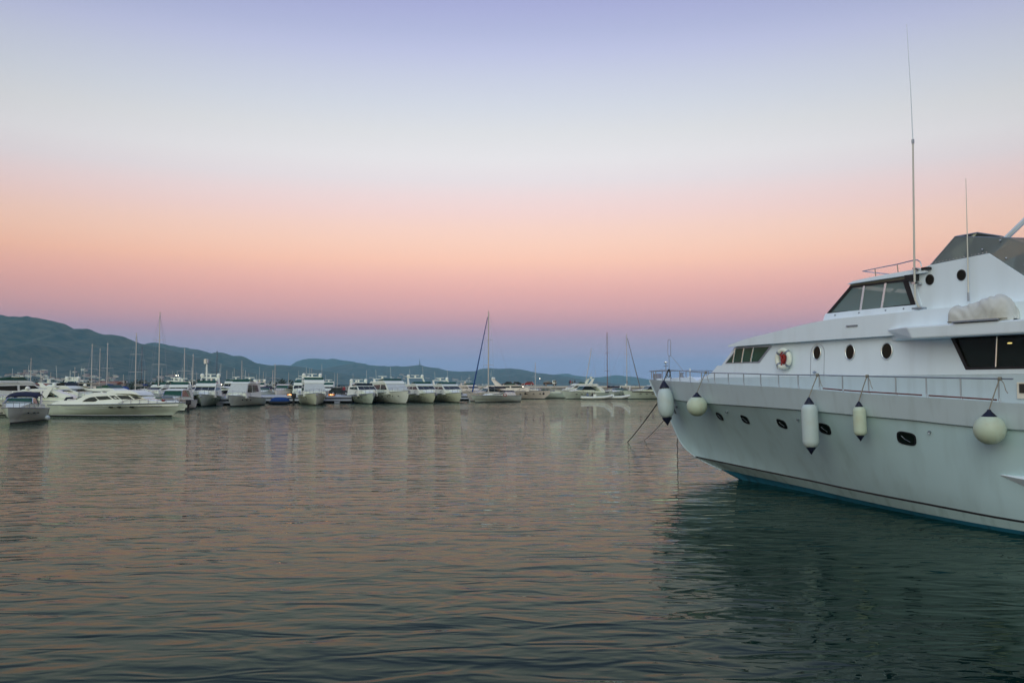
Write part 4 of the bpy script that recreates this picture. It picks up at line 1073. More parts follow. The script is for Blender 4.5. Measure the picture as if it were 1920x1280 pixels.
def dome(root, x, y, z, r): 
    o = MB(); o.lathe([(r * .55, -r * 1.0), (r * .95, -r * .5), (r, 0), (r * .9, r * .5), (r * .55, r * .85), (.01, r)], Matrix.Translation((x, y, z)), 12); o.build('radome', M['white2'], root, smooth=True)

def fly_yacht(px, Y, alpha, L, B, Hb, Hs, hm, label, name='flybridge_yacht', z0=None, zr=2.75, zf=3.25, za=4.4, cover=None, domes=2, bimini=None, screen='gglass', arch=True, rail=True, wsm='dglass', fb=None, stripe=None, port=3, lampz=None):
    root = place(name, px, Y, alpha, L, label, 'motor yacht', 'flybridge yachts moored in the far marina')
    w, sh = small_hull(root, L, B, Hb, Hs, hm, stripe=stripe)
    z0 = z0 or Hb + .42
    wc = lambda x, z: min(w(x) - .18, B / 2 * (.80 - .10 * max(0, z - Hb))) if w(x) > .4 else .2
    sup = M['white2'] if hm != M['cream2'] else M['cream2']
    # foredeck trunk
    f = MB(); f.shell([(.34 * L, sh(.34 * L) - .1), (.32 * L, sh(.3 * L) + .14), (.20 * L, z0 - .06), (.19 * L, Hs)], lambda x, z: max(.15, min(w(x) * .62, B * .36))); f.build('foredeck_trunk', sup, root, smooth=False, bevel=.06)
    c = MB(); prof = [(.215 * L, Hs), (.215 * L, z0), (.105 * L, zr), (-.34 * L, zr), (-.36 * L, Hs)]
    c.shell(prof, lambda x, z: B * (.365 - .03 * (z - z0))); c.build('cabin', sup, root, bevel=.05)
    hw = lambda z: B * (.365 - .03 * (z - z0))
    # windscreen on the raked face
    def face(t0, t1, y0, y1, name, m, off=.03, th=.03):
        a = Vector((.215 * L, 0, z0)); b = Vector((.105 * L, 0, zr)); n = Vector((b.z - a.z, 0, a.x - b.x)).normalized()
        pa, pb = a.lerp(b, t0), a.lerp(b, t1); mb = MB()
        mb.prism([pa + Vector((0, y0 * hw(pa.z), 0)) + n * off, pa + Vector((0, y1 * hw(pa.z), 0)) + n * off, pb + Vector((0, y1 * hw(pb.z), 0)) + n * off, pb + Vector((0, y0 * hw(pb.z), 0)) + n * off], -n * th)
        return mb.build(name, m, root)
    if cover: 
        face(.0, .97, -.97, .97, 'windscreen_cover', cover, .06, .05)
    else:
        for y0, y1 in ((-.92, -.33), (-.30, .30), (.33, .92)): face(.14, .86, y0, y1, 'windscreen_pane', M[wsm])
    for sg in (1, -1):
        ws = lambda x, z: hw(z)
        window_strip(root, [(.165 * L, z0 + .12), (.10 * L, zr - .14), (-.02 * L, zr - .14), (-.02 * L, z0 + .10)], ws, sg)
        window_strip(root, [(-.04 * L, z0 + .10), (-.04 * L, zr - .14), (-.24 * L, zr - .2), (-.27 * L, z0 + .2)], ws, sg)
        for k in range(port):
            x = (.10 + .085 * k) * L; z = sh(x) * .62
            mb = MB(); mb.prism([(x + dx, sg * (w(x) * .985 + .0), z + dz) for dx, dz in ((-.2, 0), (-.15, .08), (.15, .08), (.2, 0), (.15, -.08), (-.15, -.08))], (0, sg * .04, 0)); mb.build('portlight', M['dglass'], root)
    # flybridge
    g = MB(); g.shell([(.12 * L, zr + .01), (.085 * L, zf - .1), (.05 * L, zf), (-.33 * L, zf - .06), (-.38 * L, zr + .01)], lambda x, z: B * .35); g.build('flybridge', fb or sup, root, bevel=.06)
    s = MB(); s.prism([(.055 * L, -B * .31, zf + .0), (.055 * L, B * .31, zf + .0), (.02 * L, B * .32, zf + .38), (.02 * L, -B * .32, zf + .38)], (-.03, 0, 0))
    for sg in (1, -1): s.prism([(.05 * L, sg * B * .33, zf), (-.10 * L, sg * B * .35, zf), (-.08 * L, sg * B * .33, zf + .22), (.018 * L, sg * B * .325, zf + .38)], (0, -sg * .03, 0))
    s.build('fly_screen', M[screen], root)
    if arch:
        a = MB()
        for sg in (1, -1): a.prism([(-.22 * L, sg * B * .37, zf - .3), (-.14 * L, sg * B * .37, zf - .3), (-.24 * L, sg * B * .32, za - .45), (-.28 * L, sg * B * .32, za - .45)], (0, -sg * .12, 0))
        a.box(-.285 * L, -B * .33, za - .5, -.235 * L, B * .33, za - .36); a.build('radar_arch', sup, root, bevel=.03)
        m = MB(); m.box(-.275 * L, -.12, za - .36, -.25 * L, .12, za); m.build('radar_post', sup, root, bevel=.02)
        MB().box(-.275 * L, -.75, za, -.255 * L, .75, za + .10).build('radar_scanner', M['white2'], root, bevel=.02)
        if domes > 0: dome(root, -.26 * L, B * .29, za - .1, .30)
        if domes > 1: dome(root, -.26 * L, -B * .29, za - .1, .30)
        for k, yy in enumerate((-.2, .35)): MB().tube([(-.28 * L, yy * B, za - .4), (-.30 * L, yy * B, za + 1.2 + .5 * k)], .018, 4).build('aerial', M['white2'], root)
    if bimini:
        b_ = MB(); b_.shell([(-.02 * L, za - .75), (-.04 * L, za - .66), (-.28 * L, za - .60), (-.31 * L, za - .72)], B * .36); b_.build('bimini', bimini, root, bevel=.04)
        for sg in (1, -1):
            for x in (-.04, -.29): MB().tube([(x * L, sg * B * .35, zf - .1), (x * L, sg * B * .35, za - .7)], .02, 4).build('bimini_pole', M['steel'], root)
    if rail: bow_rail(root, L, w, sh)
    if lampz: MB().ball((.14 * L, 0, lampz), .13, seg=8).build('deck_lamp', M['lampw'], root)
    # anchor on the stem
    m = MB(); m.box(L * .485, -.10, Hb - .35, L * .515, .10, Hb - .05); m.box(L * .49, -.28, Hb - .42, L * .50, .28, Hb - .33); m.build('anchor', M['dsteel'], root)
    return root, w, sh

def sport_boat(px, Y, alpha, L, B, Hb, Hs, hm, label, name='sport_cruiser', zt=2.3, arch=True, bimini=None, stripe=None, roof=True, port=3, rail=True, screen='gglass', frac=.46, group='open and hardtop cruisers in the far marina', cat='motorboat'):
    root = place(name, px, Y, alpha, L, label, cat, group, frac)
    w, sh = small_hull(root, L, B, Hb, Hs, hm, stripe=stripe)
    sup = M['white2'] if hm is not M['cream2'] else M['cream2']
    f = MB(); f.shell([(.36 * L, sh(.36 * L) - .1), (.30 * L, sh(.3 * L) + .12), (.10 * L, Hb + .30), (-.34 * L, Hs + .35), (-.42 * L, Hs + .2), (-.42 * L, Hs - .2)], lambda x, z: max(.12, min(w(x) * .80, B * .42))); f.build('deck_moulding', sup, root, bevel=.05)
    zb = Hb + .26
    # wrap windscreen
    s = MB(); x0, x1 = .12 * L, .045 * L; zt_s = zt if roof else zb + .52
    hwb, hwt = B * .36, B * .31
    scr = M[screen]
    s.prism([(x0, -hwb, zb), (x0, hwb, zb), (x1, hwt, zt_s - .12), (x1, -hwt, zt_s - .12)], (-.03, 0, .01)); s.build('windscreen', scr, root)
    for sg in (1, -1):
        mb = MB(); mb.prism([(x0, sg * hwb, zb), (x1, sg * hwt, zt_s - .12), (-.10 * L, sg * (hwt + .05), zt_s - .16), (-.16 * L if not roof else -.22 * L, sg * hwb * 1.04, zb - .1)], (0, -sg * .03, 0)); mb.build('side_window', scr if not roof else M['dglass'], root)
        fr = MB(); fr.tube([(x0 + .02, sg * hwb, zb), (x1 + .02, sg * hwt, zt_s - .1)], .035, 5); fr.build('screen_pillar', M['steel'], root)
        for k in range(port):
            x = (.03 + .10 * k) * L; z = sh(x) * .66
            mb = MB(); mb.prism([(x + dx, sg * (w(x) * .985), z + dz) for dx, dz in ((-.28, -.05), (-.24, .06), (.24, .06), (.28, -.05))], (0, sg * .04, 0)); mb.build('portlight', M['dglass'], root)
    MB().tube([(x1 + .02, -hwt, zt_s - .1), (x1 + .02, hwt, zt_s - .1)], .03, 5).build('screen_top_bar', M['steel'], root)
    if roof:
        r = MB(); r.shell([(x1 + .15, zt - .13), (x1 - .25, zt + .02), (-.10 * L, zt + .10), (-.26 * L, zt + .0), (-.34 * L, zt - .35), (-.42 * L, Hs + .55), (-.44 * L, Hs + .3), (-.33 * L, Hs + .3), (-.22 * L, zt - .16)], lambda x, z: hwt + .09 + .08 * (zt - z)); r.build('hardtop', sup, root, bevel=.05)
    if arch:
        a = MB()
        for sg in (1, -1): a.prism([(-.20 * L, sg * B * .42, Hs + .3), (-.12 * L, sg * B * .42, Hs + .3), (-.22 * L, sg * B * .38, zt + .28), (-.26 * L, sg * B * .38, zt + .28)], (0, -sg * .1, 0))
        a.box(-.262 * L, -B * .39, zt + .22, -.22 * L, B * .39, zt + .32); a.build('radar_arch', sup, root, bevel=.03)
        dome(root, -.24 * L, 0, zt + .52, .2)
    if bimini:
        b_ = MB(); rows = []
        for i in range(9):
            x = .02 * L - .36 * L * i / 8; e = 1 - ((i - 4) / 4) ** 2
            rows.append([(x, B * .40 * math.cos(math.pi * k / 10), zt - .35 + .35 * e + .28 * math.sin(math.pi * k / 10)) for k in range(11)])
        b_.grid(rows); o = b_.build('bimini', bimini, root, smooth=True); sm = o.modifiers.new('thick', 'SOLIDIFY'); sm.thickness = .03
        for sg in (1, -1): MB().tube([(-.05 * L, sg * B * .40, Hs + .2), (-.02 * L, sg * B * .40, zt - .1)], .02, 4).build('bimini_pole', M['steel'], root)
    if rail: bow_rail(root, L, w, sh, .08, .45)
    return root, w, sh

def sail_yacht(px, Y, alpha, L, B, Hb, Hs, hm, ztop, label, furl=None, boom=True, spreads=2, mastm=None, cover='canvas_navy', lean=0.0, frac=.46, mast_at=.08, stripe=None, mr=.085, hull=True):
    root = place('sailing_yacht', px, Y, alpha, L, label, 'sailing yacht', 'sailing yachts in the far marina', frac)
    mm = mastm or M['mast']
    w, sh = small_hull(root, L, B, Hb, Hs, hm, stripe=stripe)
    f = MB(); f.shell([(.20 * L, sh(.2 * L) - .05), (.12 * L, Hb + .25), (-.16 * L, Hs + .42), (-.2 * L, Hs - .1)], lambda x, z: min(w(x) * .6, B * .3)); f.build('coachroof', M['white2'], root, bevel=.05)
    for sg in (1, -1):
        window_strip(root, [(.10 * L, Hb + .08), (.09 * L, Hb + .18), (-.12 * L, Hs + .32), (-.13 * L, Hs + .2)], lambda x, z: min(w(x) * .6, B * .3), sg)
    mx_ = mast_at * L; lx = lean * (ztop - 1)
    mo_ = MB().tube([(mx_, 0, Hb), (mx_ - lx * .5, 0, (Hb + ztop) / 2), (mx_ - lx, 0, ztop)], [mr * 1.1, mr, mr * .8], 8).build('mast', mm, root, smooth=True)
    MB().tube([(mx_ - lx, 0, ztop), (mx_ - lx, 0, ztop + .35)], .03, 4).build('masthead', mm, mo_)
    MB().box(mx_ - lx - .12, -.12, ztop, mx_ - lx + .12, .12, ztop + .07).build('masthead_plate', mm, mo_)
    hts = [Hb + (ztop - Hb) * k for k in ((.36, .66) if spreads == 2 else (.5,))]
    rig = MB()
    for i, z in enumerate(hts):
        xx = mx_ - lx * (z - Hb) / (ztop - Hb); b_ = B * (.33 if i == 0 else .27)
        MB().tube([(xx, -b_, z), (xx, 0, z + .03), (xx, b_, z)], .03, 4).build('spreader', mm, mo_)
    for sg in (1, -1):
        z = hts[0]; 
        rig.tube([(mx_, sg * B * .44, Hs), (mx_, sg * B * .33, hts[0]), (mx_ - lx * .6, sg * B * (.27 if spreads == 2 else .2), hts[-1]), (mx_ - lx, 0, ztop - .3)], .014, 3)
    rig.tube([(mx_ - lx, 0, ztop), (-.49 * L, 0, Hs + .3)], .014, 3)
    rig.tube([(mx_ - lx, 0, ztop - .2), (.49 * L, 0, Hb)], .014, 3)
    rig.build('rigging', M['dsteel'], root)
    if furl: MB().tube([(.47 * L, 0, Hb + .6), (mx_ - lx + (.47 * L - mx_) * .06, 0, ztop - .9)], [.13, .06], 6).build('furled_sail', furl, root, smooth=True)
    if boom:
        bo = MB().tube([(mx_, 0, Hb + 1.15), (mx_ - .40 * L, 0, Hb + 1.2)], .07, 6).build('boom', mm, root)
        n_ = 9; MB().tube([(mx_ - .02 - (.38 * L) * i / n_, 0, Hb + 1.33 + .04 * math.sin(i * 2)) for i in range(n_ + 1)], [.22 - .010 * i for i in range(n_ + 1)], 7).build('sail_cover', M[cover], bo, smooth=True)
    bow_rail(root, L, w, sh, .25, .55, 3)
    lf = MB()
    for sg in (1, -1): lf.tube([(x, sg * w(x) * .95, sh(x) + .55) for x in [(-.45 + .7 * i / 8) * L for i in range(9)]], .015, 4)
    l_ = lf.build('life_line', M['steel'], root)
    for sg in (1, -1):
        for i in range(5):
            x = (-.42 + .15 * i) * L; MB().tube([(x, sg * w(x) * .95, sh(x)), (x, sg * w(x) * .95, sh(x) + .56)], .02, 4).build('stanchion', M['steel'], l_)
    return root, w, sh

def hung_fender(px, Y, z, r, m, label, length=None):
    root = empty('boat_fender', (wx(px, Y), Y, z), 0, label, 'fender', 'small fenders on the far boats')
    if length: MB().lathe([(r * .3, -length / 2), (r, -length / 2 + r * .6), (r, length / 2 - r * .6), (r * .3, length / 2)], None, 10).build('body', m, root, smooth=True)
    else: MB().ball((0, 0, 0), r, seg=12).build('body', m, root, smooth=True)
    MB().tube([(0, 0, (length or r * 2) / 2), (0, .1, (length or r * 2) / 2 + .5)], .02, 4).build('line', M['drope'], root)

# ---- the row of yachts lying bow out along the pier (left to right)
fly_yacht(378, 121, 12, 13, 4.1, 1.75, 1.2, M['green'], 'pale green flybridge yacht with two white domes, left end of the pier row', zr=2.82, zf=3.3, za=4.6, screen='gglass')
fly_yacht(431, 121, -2, 11.5, 3.9, 1.6, 1.1, M['green'], 'bow on yacht with its windscreen wholly covered, just right of the white light column', zr=3.2, zf=3.5, za=4.1, cover=M['canvas_grey'], domes=0, z0=1.85)
fly_yacht(594, 129, 17, 14, 4.5, 1.85, 1.3, M['cream'], 'cream flybridge yacht lying alone between the blue dinghy and the dark car', zr=3.3, zf=3.85, za=4.75, cover=M['canvas_grey'], bimini=M['canvas_grey'], z0=2.0)
fly_yacht(700, 138, 24, 13.5, 4.3, 1.75, 1.2, M['green'], 'hardtop yacht with two domes and dark stripe, left of the grey covered yacht', zr=2.85, zf=2.95, za=3.9, screen='dglass', stripe=M['dsteel'])
fly_yacht(765, 138, 27, 18, 4.9, 2.15, 1.5, M['white2'], 'largest yacht of the row, its high windscreen under a pale grey cover', zr=3.25, zf=3.75, za=4.5, cover=M['canvas_grey'], domes=0, z0=2.15, port=4)
fly_yacht(815, 145, 24, 15, 4.5, 1.75, 1.3, M['cream'], 'cream flybridge yacht with green fly screen and tall domes, right of the biggest yacht', zr=2.9, zf=3.25, za=4.75, screen='gglass')
fly_yacht(864, 149, 24, 15, 4.5, 1.75, 1.3, M['cream'], 'cream flybridge yacht at the right end of the pier row, beside the tall sailing yacht', zr=2.85, zf=3.2, za=4.3, domes=1, bimini=None)
# ---- left foreground cruisers
r_, w_, s_ = sport_boat(22, 67, 17, 8.2, 2.9, 1.28, 1.05, M['green'], 'small cruiser with a black bimini top at the far left', name='open_cruiser', zt=2.2, roof=False, bimini=M['canvas_navy'], arch=True, frac=.40)
m = MB()
for k, x in enumerate((-.6, -.95, -1.15, -1.4, -1.65, -2.1, -2.4)):
    hgt = .16
    m.box(x - .05, 1.47, .78, x + .03, 1.52, .78 + hgt)
    if k in (1, 4): m.box(x - .05, 1.47, .78 + hgt * .5, x + .12, 1.52, .78 + hgt * .62)
    if k in (2, 3): m.box(x - .05, 1.47, .78 + hgt * .85, x + .12, 1.52, .78 + hgt)
hung_fender(92, 70, .35, .2, M['fwhite'], 'white ball fender between the black topped cruiser and the long cruiser')
def long_cruiser():
    L = 13.0; root = place('sport_cruiser', 345, 83, 84, L, 'long sleek hardtop cruiser with curved dark side windows seen from the side', 'motorboat', 'open and hardtop cruisers in the far marina', .49)
    w, sh = small_hull(root, L, 3.9, 1.32, 1.12, M['green'])
    hw = lambda x, z: min(w(x) * .86, 1.55) - .22 * max(0, z - 1.3)
    b = MB(); rows = []
    top = mono([(-6.3, 1.1), (-5.9, 1.42), (-4.9, 1.52), (-3.9, 1.56), (-3.3, 1.80), (-2.7, 2.08), (-2.0, 2.2), (-.4, 2.22), (.5, 2.1), (1.4, 2.05), (2.6, 1.9), (3.4, 1.52), (4.8, 1.42), (6.0, 1.36)])
    for i in range(50):
        x = -6.3 + 12.3 * i / 49; t = top(x); wb = min(w(x) * .93, 1.75)
        rows.append([(x, wb, 1.0), (x, hw(x, 1.4) , min(t, 1.4)), (x, hw(x, t) if t > 1.4 else hw(x, 1.4) * .96, t), (x, (hw(x, t)) * .6, t + .05), (x, 0, t + .07), (x, -(hw(x, t)) * .6, t + .05), (x, -(hw(x, t) if t > 1.4 else hw(x, 1.4) * .96), t), (x, -hw(x, 1.4), min(t, 1.4)), (x, -wb, 1.0)])
    b.grid(rows); b.build('deck_moulding', M['white2'], root, smooth=True, auto=35)
    h = MB(); h.shell([(-.85, 2.16), (-.65, 2.46), (.2, 2.54), (1.7, 2.50), (2.3, 2.30), (2.75, 2.02), (2.55, 2.02), (1.9, 2.14)], lambda x, z: 1.36 - .3 * max(0, z - 2.2)); h.build('hardtop', M['white2'], root, bevel=.06)
    for sg in (1, -1):
        def win(pts):
            m = MB(); m.prism([(x, sg * (hw(x, z) + .02 if z > 1.38 else hw(x, 1.38) + .02), z) for x, z in pts], (0, -sg * .05, 0)); return m.build('side_window', M['dglass'], root)
        win([(-3.05, 1.42), (-2.75, 1.66), (-2.35, 1.82), (-1.9, 1.90), (-1.5, 1.60), (-1.65, 1.46), (-1.9, 1.42)])
        win([(-1.82, 1.905), (-.6, 1.98), (-.05, 1.68), (-1.3, 1.58), (-1.42, 1.62)])
        win([(-.40, 1.99), (.18, 2.0), (.72, 1.66), (.15, 1.68)])
        win([(.32, 2.02), (1.42, 2.02), (1.95, 1.66), (.84, 1.67)])
        win([(1.62, 2.0), (2.2, 1.98), (2.75, 1.74), (2.12, 1.68)])
        m = MB(); m.tube([(-2.9, sg * 1.50, 1.56), (-1.6, sg * 1.46, 1.58)], .015, 4); m.build('window_bar', M['steel'], root)
        for px_ in (.05, .82, 1.98):
            m = MB(); m.prism([(px_ + dx, sg * (w(px_) * .99), .90 + dz) for dx, dz in ((-.24, -.06), (-.20, .06), (.22, .06), (.18, -.06))], (0, sg * .035, 0)); m.build('portlight', M['dglass'], root)
        for z0_, z1_, x0_, x1_ in ((1.00, 1.04, -5.0, 4.6), (.74, .77, -4.6, -1.9), (.80, .82, -1.2, -.4), (.10, .16, -6.2, 4.0)):
            m = MB(); n_ = 14
            q = [(x0_ + (x1_ - x0_) * i / n_, sg * (w(x0_ + (x1_ - x0_) * i / n_) * (.995 if z0_ > .5 else .86) + .012), z0_) for i in range(n_ + 1)]
            m.grid([q, [(a_, b_, z1_) for a_, b_, c_ in q]]); m.build('pin_stripe', M['dsteel'], root)
    m = MB(); m.box(-7.6, -1.6, .30, -6.5, 1.6, .46); m.build('swim_platform', M['white2'], root, bevel=.04)
    m = MB(); m.box(-7.2, -1.3, .05, -6.6, 1.3, .29); m.build('platform_fender', M['blackr'], root, bevel=.04)
    bow_rail(root, L, w, sh, .05, .42, 7)
    MB().tube([(-5.0, -1.3, 1.45), (-4.8, -1.3, 1.75), (-4.2, -1.3, 1.78)], .12, 6).build('cockpit_cushion', M['canvas_navy'], root)
    MB().ball((4.6, -.5, 1.52), .14, seg=8, sc=(1.5, 1, .6)).build('red_bag', M['red'], root)
    return root
long_cruiser()
fly_yacht(128, 96, 150, 13, 4.2, 1.9, 1.5, M['white2'], 'white yacht with a framed hardtop behind the black topped cruiser', zr=3.1, zf=3.5, za=4.0, domes=1, bimini=M['canvas_grey'])
sport_boat(-8, 86, -75, 10, 3.3, 1.6, 1.4, M['white2'], 'white cabin boat partly cut off at the left picture edge', zt=2.55, name='cabin_boat', frac=.3)
fly_yacht(206, 100, 70, 13, 4.0, 1.75, 1.45, M['cream'], 'cream flybridge yacht seen over the stern of the long cruiser', zr=2.55, zf=2.95, za=3.7, domes=0, arch=True, screen='dglass')
fly_yacht(290, 102, 80, 12, 4.0, 1.7, 1.4, M['white2'], 'white yacht with a tan framed bimini behind the long cruiser', zr=2.3, zf=2.65, za=3.9, domes=0, arch=False, bimini=M['canvas_tan'])
sport_boat(308, 103, 4, 9, 3.3, 1.35, 1.1, M['white2'], 'white cabin boat with a wide blue windscreen behind the long cruiser bow', zt=2.45, name='cabin_boat', arch=False, port=0)
r_, w_, s_ = sport_boat(352, 99, 66, 7.4, 2.5, .95, .75, M['white2'], 'small open boat with dark outboard motor at the long cruiser bow', zt=1.5, name='open_boat', roof=False, arch=False, port=0)
sport_boat(84, 90, 20, 8, 2.8, 1.3, 1.1, M['white2'], 'small dark windowed boat with red life ring between the two left cruisers', name='cabin_boat', zt=2.1, arch=False, port=1, rail=False)
sport_boat(176, 108, 35, 9, 3.1, 1.7, 1.4, M['cream2'], 'warm cream cabin boat behind the stern of the long cruiser', name='cabin_boat', zt=2.5, arch=True, port=1)
sport_boat(232, 118, 30, 8, 3.0, 1.4, 1.2, M['white2'], 'boat fully wrapped in a bright blue cover', name='covered_boat', zt=2.6, arch=False, roof=False, bimini=M['canvas_blue'], port=0, rail=False)
def outboard(px, Y, alpha, label, z=.55, s=1.0):
    root = empty('outboard_motor', (wx(px, Y), Y, z), R(alpha), label, 'outboard motor')
    MB().box(-.22 * s, -.2 * s, .25 * s, .3 * s, .2 * s, .75 * s).build('cowl', M['black'], root, bevel=.07)
    MB().box(-.08 * s, -.08 * s, -.75 * s, .14 * s, .08 * s, .25 * s).build('shaft', M['black'], root, bevel=.02)
    MB().lathe([(.01, -.2 * s), (.09 * s, -.12 * s), (.09 * s, .15 * s), (.02, .22 * s)], Matrix.Translation((.05 * s, 0, -.6 * s)) @ Matrix.Rotation(R(90), 4, 'Y'), 8).build('gearcase', M['blackr'], root)
outboard(354, 98, 20, 'black outboard motor tilted beside the open boat with rails', .5, 1.1)
outboard(551, 134, 0, 'black outboard motor of the blue covered dinghy at the pier', .75, 1.3)
# ---- blue covered dinghy
def dinghy(px, Y, label, m, w_=1.55):
    root = empty('covered_dinghy', (wx(px, Y), Y, 0), 0, label, 'dinghy')
    rows = []
    for i in range(13):
        x = -w_ + 2 * w_ * i / 12; e = (1 - abs(x / w_) ** 4) ** .5 if abs(x) < w_ else 0
        rows.append([(x, .75 * math.cos(math.pi * k / 8) * max(.3, e), .42 + .72 * math.sin(math.pi * k / 8) * max(.25, e)) for k in range(9)])
    MB().grid(rows).build('cover', m, root, smooth=True)
    t = MB()
    for sg in (1, -1): t.tube([(-w_ * 1.02, sg * .6, .26), (0, sg * .78, .24), (w_ * .9, sg * .6, .28), (w_ * 1.12, 0, .36)], .24, 8)
    t.build('tube', M['blackr'], root, smooth=True)
dinghy(526, 134, 'dinghy under a bright blue cover tied to the pier', M['canvas_blue'])
# ---- boats behind the pier
sport_boat(490, 160, 5, 8, 3.0, 1.8, 1.5, M['white2'], 'boat with a navy bimini seen over the pier, left of the tall thin double mast', name='cabin_boat', zt=2.5, arch=False, roof=False, bimini=M['canvas_navy'], port=0)
sport_boat(520, 158, 0, 9, 3.4, 2.1, 1.8, M['cream2'], 'boat with a green cabin front behind the blue covered dinghy', name='cabin_boat', zt=3.1, arch=False, port=0, screen='gglass')
fly_yacht(562, 158, 10, 11, 3.8, 1.9, 1.5, M['white2'], 'white yacht half hidden left of the lone cream yacht', zr=3.0, zf=3.5, za=4.7, domes=1)
sport_boat(462, 150, 60, 10, 3.2, 2.2, 2.0, M['blackr'], 'dark hulled boat next to the windscreen covered yacht', name='dark_boat', zt=2.7, arch=False, port=0)
sport_boat(412, 150, 10, 9, 3.2, 1.9, 1.6, M['cream2'], 'warm cream boat behind the white light column', name='cabin_boat', zt=2.6, arch=False, port=0)
fy_, _, _ = fly_yacht(425, 168, 5, 11, 3.8, 2.0, 1.6, M['white2'], 'far white yacht whose arch shows above the covered windscreen', zr=3.4, zf=3.8, za=4.6, domes=0)
sport_boat(668, 166, 10, 10, 3.4, 2.0, 1.7, M['cream2'], 'cream hardtop peeping out left of the yacht with two domes', name='cabin_boat', zt=3.3, arch=True, port=0)
# ---- right hand group
ty_, _, _ = sail_yacht(886, 150, -42, 11.6, 3.6, 1.25, 1.15, M['green'], 16.1, 'tall sailing yacht with blue furled forestay sail, centre of the picture', furl=M['canvas_blue'], cover='canvas_navy', mast_at=.12, mr=.11, frac=.47)
# its spray hood and rolled gear
def spray_hood(parent, x, z, L, m):
    root = bpy.data.objects.new('cockpit_tent', None); C.objects.link(root); root.parent = parent; root.location = (x, 0, z)
    rows = [[(x, .9 * math.cos(math.pi * k / 8), .75 * math.sin(math.pi * k / 8) * (1 if abs(x) < L * .45 else .8)) for k in range(9)] for x in [-L / 2 + L * i / 6 for i in range(7)]]
    MB().grid(rows).build('side_cloth', M['cream2'], root, smooth=True)
    top = [[(x, .55 * math.cos(math.pi * k / 6), .60 + .25 * math.sin(math.pi * k / 6)) for k in range(7)] for x in [-L / 2 - .1 + (L + .2) * i / 4 for i in range(5)]]
    MB().grid(top).build('roof_cloth', m, root, smooth=True)
spray_hood(ty_, -3.6, 1.2, 2.8, M['canvas_navy'])
def small_ring(px, Y, z, label):
    root = empty('horseshoe_buoy', (wx(px, Y), Y, z), 0, label, 'life ring')
    MB().tube([(.24 * math.cos(t), 0, .24 * math.sin(t)) for t in [2 * math.pi * k / 16 for k in range(16)]], .07, 6, closed=True).build('ring', M['red'], root, smooth=True)
    MB().box(-.1, -.05, -.1, .1, .05, .1).build('light_pack', M['fwhite'], root)
small_ring(947, 149.6, 1.30, 'red ring buoy hanging at the stern of the tall sailing yacht')
small_ring(103, 88, 1.55, 'red ring buoy on the small boat between the two left cruisers')
sport_boat(878, 160, -60, 9, 3.2, 1.6, 1.3, M['cream2'], 'cream cabin boat between the pier row and the tall sailing yacht', name='cabin_boat', zt=2.5, arch=False, port=0)
ly_, w_, s_ = fly_yacht(1028, 190, 86, 17, 4.8, 1.9, 1.6, M['cream2'], 'long cream yacht with domes seen side on behind the tall sailing yacht', zr=2.95, zf=3.05, za=4.6, domes=2, port=4, fb=M['cream2'])
for px_ in (985, 1019): hung_fender(px_, 186.8, 1.15, .24, M['blackr'], 'dark fender %s on the side of the long cream yacht' % ('amidships' if px_ < 1000 else 'near the end'))
ay_, _, _ = fly_yacht(1042, 206, -70, 13, 4.2, 1.9, 1.6, M['white2'], 'white yacht with raked arch right of the long cream yacht', zr=3.0, zf=3.4, za=5.0, domes=0, lampz=None)
sport_boat(1040, 196, -78, 9.5, 3.1, 1.4, 1.2, M['green'], 'low grey green open boat right of the long cream yacht', name='open_boat', zt=2.2, arch=False, roof=False, port=0, frac=-.3)
sport_boat(1057, 190, -62, 11.5, 3.5, 1.75, 1.3, M['green'], 'hardtop cruiser with its bow to the left, left of the dark boomed sailing yacht', zt=2.9, arch=False)
sport_boat(1126, 196, -70, 9, 3.0, 1.7, 1.35, M['white2'], 'low boat with black side band behind the inflatable with people', zt=2.1, name='open_boat', arch=False, roof=False, port=0, stripe=M['black'])
sport_boat(1143, 191, -38, 10, 3.4, 1.6, 1.3, M['green'], 'cruiser with a wide open windscreen left of the striped cruiser', zt=2.6, name='open_cruiser', arch=True, roof=False)
sport_boat(1172, 189, -74, 13.5, 4.0, 1.85, 1.5, M['green'], 'cruiser with dark stripe partly behind the bow of the large yacht', zt=2.95, arch=True, stripe=M['black'])
sail_yacht(1095, 200, -60, 11, 3.4, 1.3, 1.15, M['white2'], 15.4, 'sailing yacht with brown mast and dark boom cover, right of centre', cover='canvas_navy', mastm=mat('brown_mast', (.22, .12, .09), .4, .2), mast_at=-.15)
sail_yacht(1200, 203, 42, 12, 3.5, 1.3, 1.15, M['white2'], 15.2, 'sailing yacht with dark furled sail running down to the right', furl=M['dmast'], mast_at=.12, boom=False)
sail_yacht(1121, 226, 88, 9, 2.9, 1.2, 1.1, M['white2'], 12.5, 'sailing yacht with a raked pale mast behind the right hand cruisers', lean=-.17, boom=False, spreads=1, mast_at=0.05)
